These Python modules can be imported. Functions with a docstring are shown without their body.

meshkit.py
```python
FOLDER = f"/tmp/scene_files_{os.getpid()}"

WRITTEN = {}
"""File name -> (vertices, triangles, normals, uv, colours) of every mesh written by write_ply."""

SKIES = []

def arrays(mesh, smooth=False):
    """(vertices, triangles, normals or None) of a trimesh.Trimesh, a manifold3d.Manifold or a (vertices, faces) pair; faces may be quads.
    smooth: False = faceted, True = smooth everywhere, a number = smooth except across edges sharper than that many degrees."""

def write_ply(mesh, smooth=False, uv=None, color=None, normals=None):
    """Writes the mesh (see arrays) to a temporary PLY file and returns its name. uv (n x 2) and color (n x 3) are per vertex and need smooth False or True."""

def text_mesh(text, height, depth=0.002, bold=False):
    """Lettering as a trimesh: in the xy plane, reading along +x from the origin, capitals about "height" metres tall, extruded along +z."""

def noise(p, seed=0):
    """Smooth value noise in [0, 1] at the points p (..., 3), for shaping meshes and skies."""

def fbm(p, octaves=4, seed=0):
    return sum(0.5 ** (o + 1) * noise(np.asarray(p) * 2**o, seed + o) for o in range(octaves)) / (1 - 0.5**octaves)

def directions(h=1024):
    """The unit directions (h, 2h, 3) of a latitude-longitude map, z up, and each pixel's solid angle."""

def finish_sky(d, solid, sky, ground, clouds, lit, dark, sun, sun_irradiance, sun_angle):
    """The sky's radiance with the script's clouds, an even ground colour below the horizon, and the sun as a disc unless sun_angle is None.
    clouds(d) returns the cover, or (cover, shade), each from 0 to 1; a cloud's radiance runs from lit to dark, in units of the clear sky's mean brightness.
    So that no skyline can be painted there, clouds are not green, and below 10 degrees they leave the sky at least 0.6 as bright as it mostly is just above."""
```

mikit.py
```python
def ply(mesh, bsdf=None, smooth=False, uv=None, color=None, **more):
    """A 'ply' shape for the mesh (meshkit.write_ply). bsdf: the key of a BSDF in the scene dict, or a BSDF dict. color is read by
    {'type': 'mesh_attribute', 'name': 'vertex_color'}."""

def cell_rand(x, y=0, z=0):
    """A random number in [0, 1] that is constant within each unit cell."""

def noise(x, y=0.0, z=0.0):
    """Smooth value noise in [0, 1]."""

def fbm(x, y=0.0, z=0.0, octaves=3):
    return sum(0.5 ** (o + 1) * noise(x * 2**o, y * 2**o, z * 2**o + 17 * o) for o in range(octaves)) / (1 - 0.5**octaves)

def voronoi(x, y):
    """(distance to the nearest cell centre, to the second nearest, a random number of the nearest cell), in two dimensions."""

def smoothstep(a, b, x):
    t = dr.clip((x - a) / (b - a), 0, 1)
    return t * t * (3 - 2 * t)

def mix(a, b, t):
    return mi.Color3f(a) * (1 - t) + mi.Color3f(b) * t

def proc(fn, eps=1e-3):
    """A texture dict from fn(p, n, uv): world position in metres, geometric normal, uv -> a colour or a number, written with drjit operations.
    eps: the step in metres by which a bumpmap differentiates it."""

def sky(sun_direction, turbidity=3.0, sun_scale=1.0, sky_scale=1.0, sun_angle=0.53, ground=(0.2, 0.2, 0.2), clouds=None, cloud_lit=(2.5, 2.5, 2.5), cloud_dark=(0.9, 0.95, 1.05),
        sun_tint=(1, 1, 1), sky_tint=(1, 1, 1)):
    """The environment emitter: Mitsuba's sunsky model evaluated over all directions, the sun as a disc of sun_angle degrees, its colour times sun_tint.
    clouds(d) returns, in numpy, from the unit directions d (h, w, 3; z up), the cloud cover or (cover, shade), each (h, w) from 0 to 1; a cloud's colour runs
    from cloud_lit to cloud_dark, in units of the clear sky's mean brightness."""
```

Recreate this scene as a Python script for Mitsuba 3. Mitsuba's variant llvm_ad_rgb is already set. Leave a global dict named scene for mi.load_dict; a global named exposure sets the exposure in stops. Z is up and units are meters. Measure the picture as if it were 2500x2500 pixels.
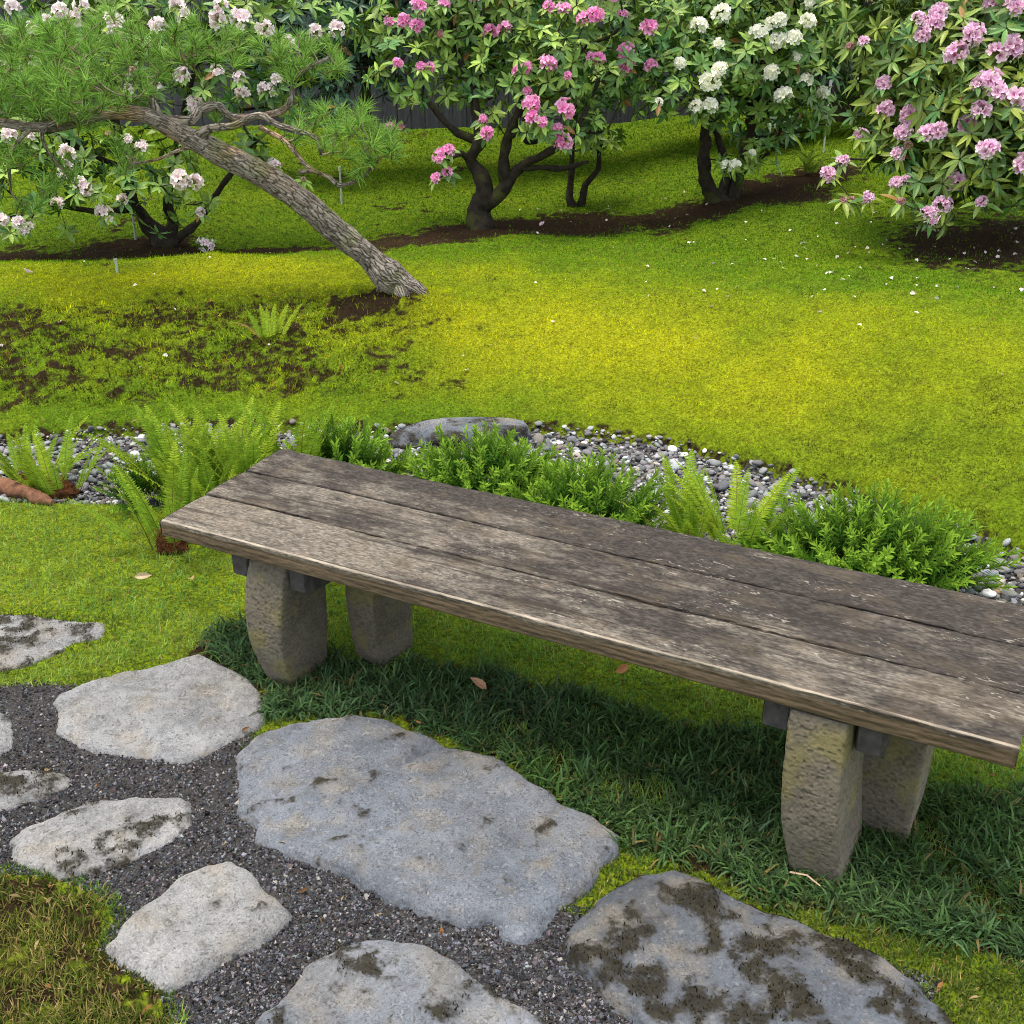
import math
import numpy as np
import trimesh
import mitsuba as mi
import mikit
import meshkit
import shapely
from shapely.geometry import Polygon, LineString
from scipy.spatial import Delaunay, cKDTree
from mikit import fbm, noise, voronoi, smoothstep, mix, proc

T = mi.ScalarTransform4f
scene, labels = {}, {}

# ---------------------------------------------------------------- camera, sky, exposure
PITCH, EYE = 0.395, 1.524
scene['camera'] = {'type': 'perspective', 'fov': 50.87, 'fov_axis': 'x', 'near_clip': 0.05, 'far_clip': 500.0,
                   'to_world': T().look_at(origin=[0, 0, EYE], target=[0, math.cos(PITCH), EYE - math.sin(PITCH)], up=[0, 0, 1])}
scene['sky'] = mikit.sky((-0.20, -0.10, 0.97), turbidity=4, sun_scale=0.45, sun_angle=26, clouds=lambda d: 1.0,
                         cloud_lit=(2.2, 2.25, 2.35), sun_tint=(1.0, 0.98, 0.93), ground=(0.12, 0.13, 0.08))
exposure = 2.65

# ---------------------------------------------------------------- measured layout, in metres
STONES = {"S1":[[-1.612,2.832],[-1.528,2.856],[-1.43,2.849],[-1.322,2.816],[-1.195,2.809],[-1.167,2.76],[-1.173,2.703],[-1.237,2.673],[-1.283,2.598],[-1.332,2.541],[-1.381,2.521],[-1.469,2.527],[-1.627,2.673]],"S2":[[-1.181,2.368],[-1.182,2.414],[-1.143,2.459],[-1.049,2.513],[-0.937,2.569],[-0.871,2.619],[-0.836,2.598],[-0.756,2.541],[-0.683,2.467],[-0.629,2.368],[-0.615,2.283],[-0.643,2.229],[-0.683,2.18],[-0.728,2.132],[-0.764,2.105],[-0.868,2.119],[-0.977,2.147],[-1.048,2.169],[-1.119,2.236]],"S3":[[-1.395,2.368],[-1.305,2.348],[-1.262,2.307],[-1.214,2.225],[-1.2,2.169],[-1.216,2.147],[-1.287,2.136],[-1.404,2.248]],"S4":[[-1.228,2.063],[-1.154,2.09],[-1.08,2.09],[-1.021,2.063],[-1.008,2.024],[-1.038,1.985],[-1.086,1.956],[-1.111,1.934],[-1.171,1.938],[-1.256,1.994]],"S5":[[-1.075,1.832],[-1.051,1.875],[-0.996,1.938],[-0.928,1.975],[-0.838,1.989],[-0.754,1.985],[-0.708,1.971],[-0.69,1.902],[-0.703,1.849],[-0.744,1.799],[-0.787,1.763],[-0.861,1.727],[-0.908,1.711],[-0.974,1.742],[-1.036,1.774]],"S6":[[-0.761,1.535],[-0.757,1.595],[-0.714,1.666],[-0.671,1.734],[-0.617,1.774],[-0.576,1.785],[-0.537,1.758],[-0.493,1.704],[-0.434,1.644],[-0.418,1.613],[-0.435,1.574],[-0.485,1.528],[-0.54,1.477],[-0.586,1.435],[-0.613,1.431],[-0.668,1.459],[-0.723,1.496]],"S7":[[-0.66,2.136],[-0.627,2.213],[-0.534,2.271],[-0.407,2.307],[-0.298,2.283],[-0.215,2.225],[-0.147,2.173],[-0.033,2.136],[0.041,2.053],[0.122,1.956],[0.188,1.902],[0.24,1.84],[0.23,1.799],[0.188,1.75],[0.162,1.689],[0.096,1.63],[0.074,1.588],[0.063,1.554],[0.019,1.535],[-0.021,1.548],[-0.036,1.595],[-0.086,1.581],[-0.138,1.602],[-0.212,1.637],[-0.278,1.674],[-0.348,1.727],[-0.442,1.774],[-0.552,1.824],[-0.552,1.875],[-0.608,1.92],[-0.629,2.033]],"S8":[[-0.463,1.312],[-0.442,1.371],[-0.403,1.435],[-0.377,1.496],[-0.321,1.545],[-0.25,1.568],[-0.164,1.548],[-0.103,1.522],[-0.048,1.459],[0.008,1.411],[0.054,1.377],[0.1,1.312],[0.07,1.222],[-0.054,1.166],[-0.216,1.166],[-0.376,1.231]],"S9":[[0.087,1.535],[0.115,1.602],[0.159,1.644],[0.238,1.711],[0.327,1.742],[0.385,1.704],[0.466,1.637],[0.54,1.602],[0.624,1.541],[0.688,1.496],[0.724,1.435],[0.753,1.388],[0.759,1.333],[0.703,1.231],[0.562,1.184],[0.441,1.193],[0.287,1.271],[0.177,1.388],[0.145,1.447],[0.104,1.483]]}
GRAVEL = [[-1.561,2.441],[-1.306,2.468],[-1.207,2.468],[-0.908,2.365],[-0.628,2.329],[-0.642,2.158],[-0.33,2.095],[0.039,1.904],[0.115,1.677],[0.097,1.641],[0.291,1.62],[0.525,1.526],[0.709,1.488],[0.758,1.464],[0.644,1.296],[0.445,1.199],[-0.517,1.153],[-0.575,1.369],[-0.619,1.44],[-0.767,1.539],[-0.755,1.62],[-0.805,1.677],[-0.923,1.738],[-1.049,1.753],[-1.212,1.753]]
MONDO = [[-0.86,2.65],[-0.761,2.742],[-0.535,2.578],[-0.353,2.522],[-0.093,2.481],[0.155,2.365],[0.369,2.224],[0.598,2.201],[0.754,2.158],[0.924,1.958],[1.318,1.922],[1.394,1.663],[1.114,1.526],[0.955,1.539],[0.87,1.579],[0.753,1.62],[0.565,1.692],[0.494,1.707],[0.35,1.818],[0.246,1.895],[0.114,2.034],[-0.034,2.201],[-0.222,2.305],[-0.337,2.378],[-0.501,2.378],[-0.625,2.378],[-0.657,2.468],[-0.783,2.578]]
SPARSE = [[-1.204,1.738],[-1.042,1.738],[-0.917,1.722],[-0.8,1.663],[-0.767,1.539],[-0.615,1.428],[-0.574,1.349],[-0.505,1.11],[-0.925,1.11]]
BLOBS = {"pink":[[-0.579,7.8,1.844,0.337],[-0.713,7.6,1.49,0.255],[-0.377,7.9,1.719,0.303],[-0.231,7.9,2.038,0.379],[0.12,7.9,1.88,0.378],[0.486,7.6,1.928,0.365],[0.818,7.8,1.78,0.3],[-0.021,7.6,1.458,0.273],[0.249,7.4,1.553,0.283],[0.568,7.6,1.49,0.292],[0.797,7.8,1.457,0.206],[-0.347,7.9,1.389,0.227],[-0.126,7.6,1.231,0.145],[0.216,7.3,1.226,0.21],[0.508,7.6,1.148,0.146],[-0.465,7.3,0.986,0.056],[-0.209,7.4,1.158,0.089],[0.319,7.3,1.115,0.105],[-0.884,8.0,1.754,0.231],[-0.926,7.5,1.137,0.036]],"white":[[1.306,8.0,1.787,0.349],[1.614,8.0,1.949,0.391],[1.919,8.0,1.754,0.354],[2.096,8.2,1.927,0.324],[1.295,7.8,1.457,0.284],[1.037,7.7,1.376,0.223],[1.539,7.8,1.522,0.285],[1.876,8.0,1.455,0.314],[2.132,8.2,1.243,0.203],[1.345,7.8,1.257,0.208],[1.71,8.0,1.267,0.157],[2.032,8.2,1.118,0.162],[1.556,7.9,0.878,0.116],[1.778,8.0,0.916,0.138],[0.9,7.7,1.293,0.148]],"right":[[2.15,7.0,1.726,0.315],[2.398,6.8,1.692,0.379],[2.634,6.6,1.633,0.408],[2.922,6.6,1.687,0.414],[2.259,6.9,1.376,0.278],[2.468,6.6,1.355,0.337],[2.697,6.4,1.305,0.365],[2.292,6.7,1.119,0.237],[2.531,6.5,1.102,0.301],[2.757,6.3,1.059,0.363],[2.251,6.6,0.948,0.167],[2.468,6.4,0.879,0.181],[2.674,6.2,0.955,0.194],[2.879,6.2,0.955,0.197],[2.424,6.3,0.73,0.097],[1.962,6.6,1.023,0.053],[2.16,6.8,1.173,0.137],[1.849,6.5,0.963,0.032],[2.26,6.4,0.85,0.13],[2.562,6.9,1.863,0.388],[3.146,6.6,1.298,0.42],[2.063,6.4,0.844,0.039],[1.916,6.4,0.806,0.032]],"left":[[-3.087,7.6,1.774,0.432],[-2.669,7.6,1.836,0.424],[-2.261,7.6,1.836,0.379],[-1.854,7.6,1.836,0.374],[-1.447,7.6,1.836,0.296],[-1.197,7.7,1.746,0.186],[-3.132,7.4,1.429,0.384],[-2.711,7.4,1.522,0.377],[-2.335,7.5,1.554,0.376],[-1.956,7.6,1.522,0.375],[-1.637,7.7,1.457,0.301],[-3.241,7.2,1.089,0.34],[-2.906,7.2,1.089,0.335],[-2.611,7.3,1.05,0.297],[-2.274,7.3,1.018,0.256],[-3.004,7.0,0.818,0.256],[-2.677,7.0,0.787,0.216],[-2.379,7.1,0.776,0.18],[-2.165,7.2,0.831,0.181],[-3.099,6.9,0.606,0.146],[-1.763,7.6,0.997,0.187],[-1.507,7.7,1.326,0.225],[-2.388,7.5,0.596,0.171],[-2.129,7.5,0.665,0.113],[-2.803,7.0,0.625,0.145],[-3.49,7.3,1.43,0.426],[-3.449,7.0,0.914,0.337]],"pine":[[-2.72,6.2,1.536,0.243],[-2.451,6.1,1.561,0.22],[-2.136,6.0,1.573,0.198],[-1.866,6.0,1.56,0.186],[-1.614,6.0,1.628,0.134],[-1.395,6.1,1.612,0.12],[-1.168,6.2,1.574,0.136],[-1.014,6.3,1.528,0.11],[-2.454,5.9,1.385,0.183],[-2.142,5.8,1.412,0.177],[-1.934,5.9,1.423,0.125],[-2.62,5.9,1.063,0.093],[-2.384,5.9,0.983,0.085],[-2.594,6.0,0.809,0.069],[-2.045,6.0,1.055,0.076],[-2.157,5.9,1.193,0.09],[-0.976,5.9,1.206,0.143],[-0.826,5.8,1.194,0.174],[-0.707,5.8,1.143,0.151],[-0.62,5.8,1.096,0.101],[-0.779,5.8,1.07,0.101],[-1.055,5.9,1.258,0.072],[-2.873,6.1,1.523,0.258],[-1.536,6.1,1.315,0.06]],"bgA":[[-1.556,9.3,1.404,0.271],[-1.886,9.3,1.522,0.318],[-0.981,9.5,1.402,0.183],[-1.391,9.4,1.561,0.318],[-1.149,9.6,1.761,0.416],[-1.693,9.3,1.83,0.362],[-0.784,9.5,2.067,0.457],[-1.167,9.5,1.99,0.412],[-1.465,9.2,1.248,0.178],[-2.075,9.3,1.754,0.365]],"bgB":[[-0.284,9.6,1.84,0.505],[0.193,9.7,1.643,0.464],[0.579,9.6,1.761,0.46],[0.103,9.7,2.117,0.511],[0.669,9.5,1.402,0.273],[-0.286,9.5,1.442,0.273],[0.964,9.5,1.601,0.274]],"bgC":[[1.331,9.8,1.926,0.426],[1.825,9.8,1.766,0.477],[2.378,9.9,1.768,0.487],[2.149,9.7,1.358,0.38],[1.473,9.7,1.522,0.281],[2.518,9.6,1.4,0.285],[2.246,9.4,1.018,0.231],[1.978,9.4,1.079,0.23]],"bgD":[[2.992,9.9,1.85,0.495],[3.457,9.8,1.766,0.596],[3.111,9.5,1.321,0.382],[3.986,9.8,1.766,0.607],[3.528,9.4,1.202,0.48],[3.962,9.2,1.209,0.527],[3.002,9.3,1.003,0.187],[3.608,9.0,0.82,0.279]]}
BLOSSOMS = {"pink":[[-0.792,7.723,1.788,0.8],[-0.7,7.515,1.784,0.8],[-0.603,7.484,1.768,1],[-0.582,7.478,1.879,1.1],[-0.14,7.712,1.743,1],[-0.056,7.578,1.75,1],[-0.468,7.585,1.708,0.5],[-0.714,7.359,1.541,0.7],[-0.58,7.383,1.52,0.7],[-0.527,7.428,1.515,0.7],[-0.814,7.6,1.138,0.6],[-0.742,7.6,1.138,0.5],[-0.185,7.412,1.203,0.6],[-0.161,7.34,1.124,1],[-0.41,7.3,1.022,0.8],[-0.472,7.247,0.982,0.9],[-0.496,7.3,0.855,0.8],[-0.419,7.3,0.883,0.7],[0.024,7.316,1.489,0.8],[0.092,7.307,1.51,0.7],[0.222,7.124,1.546,1.1],[0.093,7.295,1.373,0.6],[0.13,7.136,1.314,1.1],[0.125,7.116,1.231,1.1],[0.186,7.101,1.195,0.6],[0.338,7.153,1.282,1.2],[0.286,7.211,1.158,0.8],[0.327,7.204,1.088,1.1],[0.346,7.17,1.459,0.6],[0.233,7.46,1.87,0.8],[0.317,7.294,1.852,0.9],[0.45,7.273,1.796,0.9],[0.515,7.265,1.821,1],[0.55,7.329,1.567,1],[0.486,7.316,1.577,0.6],[0.736,7.52,1.611,1.1],[0.719,7.541,1.52,1.1],[0.893,7.633,1.52,0.9],[0.867,7.51,1.758,1.1],[0.7,7.468,1.824,0.6],[-0.425,7.512,1.888,0.7],[-0.231,7.532,1.955,1],[-0.027,7.586,1.969,1],[0.143,7.509,1.944,0.9],[0.635,7.299,1.942,1]],"white":[[1.207,7.659,1.768,1.1330000000000002],[1.36,7.692,1.844,1.1330000000000002],[1.069,7.743,1.84,0.721],[1.616,7.695,1.726,1.03],[1.753,7.681,1.795,0.927],[1.72,7.692,1.678,1.1330000000000002],[1.83,7.668,1.699,1.1330000000000002],[1.929,7.684,1.795,1.03],[1.954,7.826,1.908,1.03],[1.691,7.71,1.775,0.8240000000000001],[1.348,7.552,1.504,0.927],[1.286,7.531,1.428,1.1330000000000002],[1.307,7.601,1.289,1.1330000000000002],[1.215,7.615,1.278,0.927],[1.702,7.666,1.487,1.1330000000000002],[1.819,7.728,1.347,1.1330000000000002],[1.494,7.798,0.881,0.8240000000000001],[1.548,7.79,0.894,0.721],[1.682,7.892,0.957,0.515],[1.346,7.633,1.655,0.721],[1.884,7.737,1.559,0.721],[2.145,8.002,1.353,0.927],[1.092,7.61,1.536,0.8240000000000001],[1.972,7.749,1.437,0.8240000000000001],[0.963,7.512,1.298,0.515]],"right":[[2.232,6.467,1.766,0.76],[2.328,6.487,1.798,1.045],[2.312,6.461,1.743,1.045],[2.258,6.451,1.689,0.95],[2.455,6.237,1.684,1.14],[2.38,6.256,1.596,1.14],[2.614,6.251,1.596,1.14],[2.684,6.247,1.627,1.14],[2.127,6.631,1.435,0.855],[2.534,6.119,1.464,1.14],[2.463,6.12,1.437,0.76],[2.56,6.09,1.411,1.14],[2.676,6.101,1.371,1.2349999999999999],[2.15,6.598,1.301,0.95],[2.266,6.535,1.274,1.045],[2.482,6.082,1.318,1.045],[2.223,6.487,1.18,1.045],[2.296,6.28,1.186,0.95],[2.344,6.256,1.202,0.95],[2.478,6.231,1.217,1.045],[2.057,6.691,1.149,0.855],[2.204,6.457,1.06,0.855],[2.506,6.002,1.125,1.045],[2.711,5.983,1.054,1.045],[1.824,6.48,0.955,0.855],[1.921,6.565,1.013,0.6649999999999999],[2.187,6.406,0.907,0.6649999999999999],[2.238,6.388,0.919,0.57],[2.495,6.264,0.926,1.14],[2.042,6.371,0.832,0.76],[2.425,6.243,0.812,0.95],[2.365,6.215,0.741,1.045],[2.339,6.239,0.768,0.76],[1.895,6.372,0.812,0.4],[1.961,6.4,0.804,0.4],[2.583,6.119,0.835,0.6649999999999999],[2.002,6.702,1.653,0.6649999999999999],[1.95,6.757,1.621,0.5],[2.6,6.459,1.841,0.95],[2.675,6.289,1.828,0.95],[2.807,6.146,1.212,0.95],[2.253,6.452,1.1,0.5],[2.205,6.295,0.811,0.5]],"left":[[-2.756,7.26,1.836,1.0],[-2.681,7.215,1.789,1.0],[-2.836,7.204,1.783,0.6],[-2.625,7.217,1.866,1.0],[-2.441,7.196,1.768,1.1],[-2.422,7.204,1.728,1.1],[-2.383,7.241,1.699,0.9],[-2.185,7.228,1.749,1.1],[-2.228,7.167,1.647,1.0],[-2.038,7.269,1.871,1.0],[-2.025,7.272,1.806,1.0],[-1.821,7.249,1.795,1.2],[-1.665,7.266,1.801,1.3],[-1.78,7.251,1.878,1.0],[-1.543,7.374,1.744,1.0],[-1.418,7.393,1.661,0.9],[-1.265,7.518,1.722,0.9],[-1.115,7.524,1.748,1.0],[-3.079,7.085,1.52,1.1],[-3.008,7.066,1.505,0.7],[-2.912,7.088,1.546,1.0],[-2.077,7.278,1.473,1.0],[-1.831,7.249,1.489,0.8],[-1.722,7.297,1.463,0.9],[-1.584,7.417,1.387,1.0],[-1.51,7.418,1.44,0.8],[-1.742,7.443,1.365,0.9],[-2.038,7.353,1.308,1.1],[-2.22,7.199,1.401,0.8],[-2.408,7.217,1.38,0.7],[-2.337,7.166,1.495,0.5],[-3.057,6.903,1.143,1.0],[-2.958,6.947,1.13,0.8],[-2.728,6.921,1.027,1.1],[-2.757,6.909,0.923,0.9],[-2.267,7.203,1.222,0.7],[-2.378,7.076,1.096,0.6],[-2.322,7.094,1.058,0.8],[-2.493,7.033,1.13,0.4],[-2.387,7.098,0.961,0.5],[-2.632,6.816,0.863,0.9],[-2.595,6.804,0.822,0.9],[-2.8,6.862,0.746,0.8],[-2.436,6.971,0.75,0.8],[-2.541,6.889,0.684,1.1],[-2.081,7.035,0.858,1.2],[-1.998,7.102,0.851,1.1],[-1.611,7.6,0.903,0.8],[-2.083,7.407,0.621,0.7],[-2.092,7.485,0.39,1.0],[-3.147,6.812,0.639,1.2],[-3.036,6.772,0.639,0.8],[-2.993,6.785,0.605,0.9],[-1.412,7.6,0.804,0.4],[-2.94,7.184,1.738,0.8],[-3.055,7.242,1.85,0.9],[-2.527,7.064,1.576,0.6],[-2.86,7.086,1.454,0.6]]}
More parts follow.
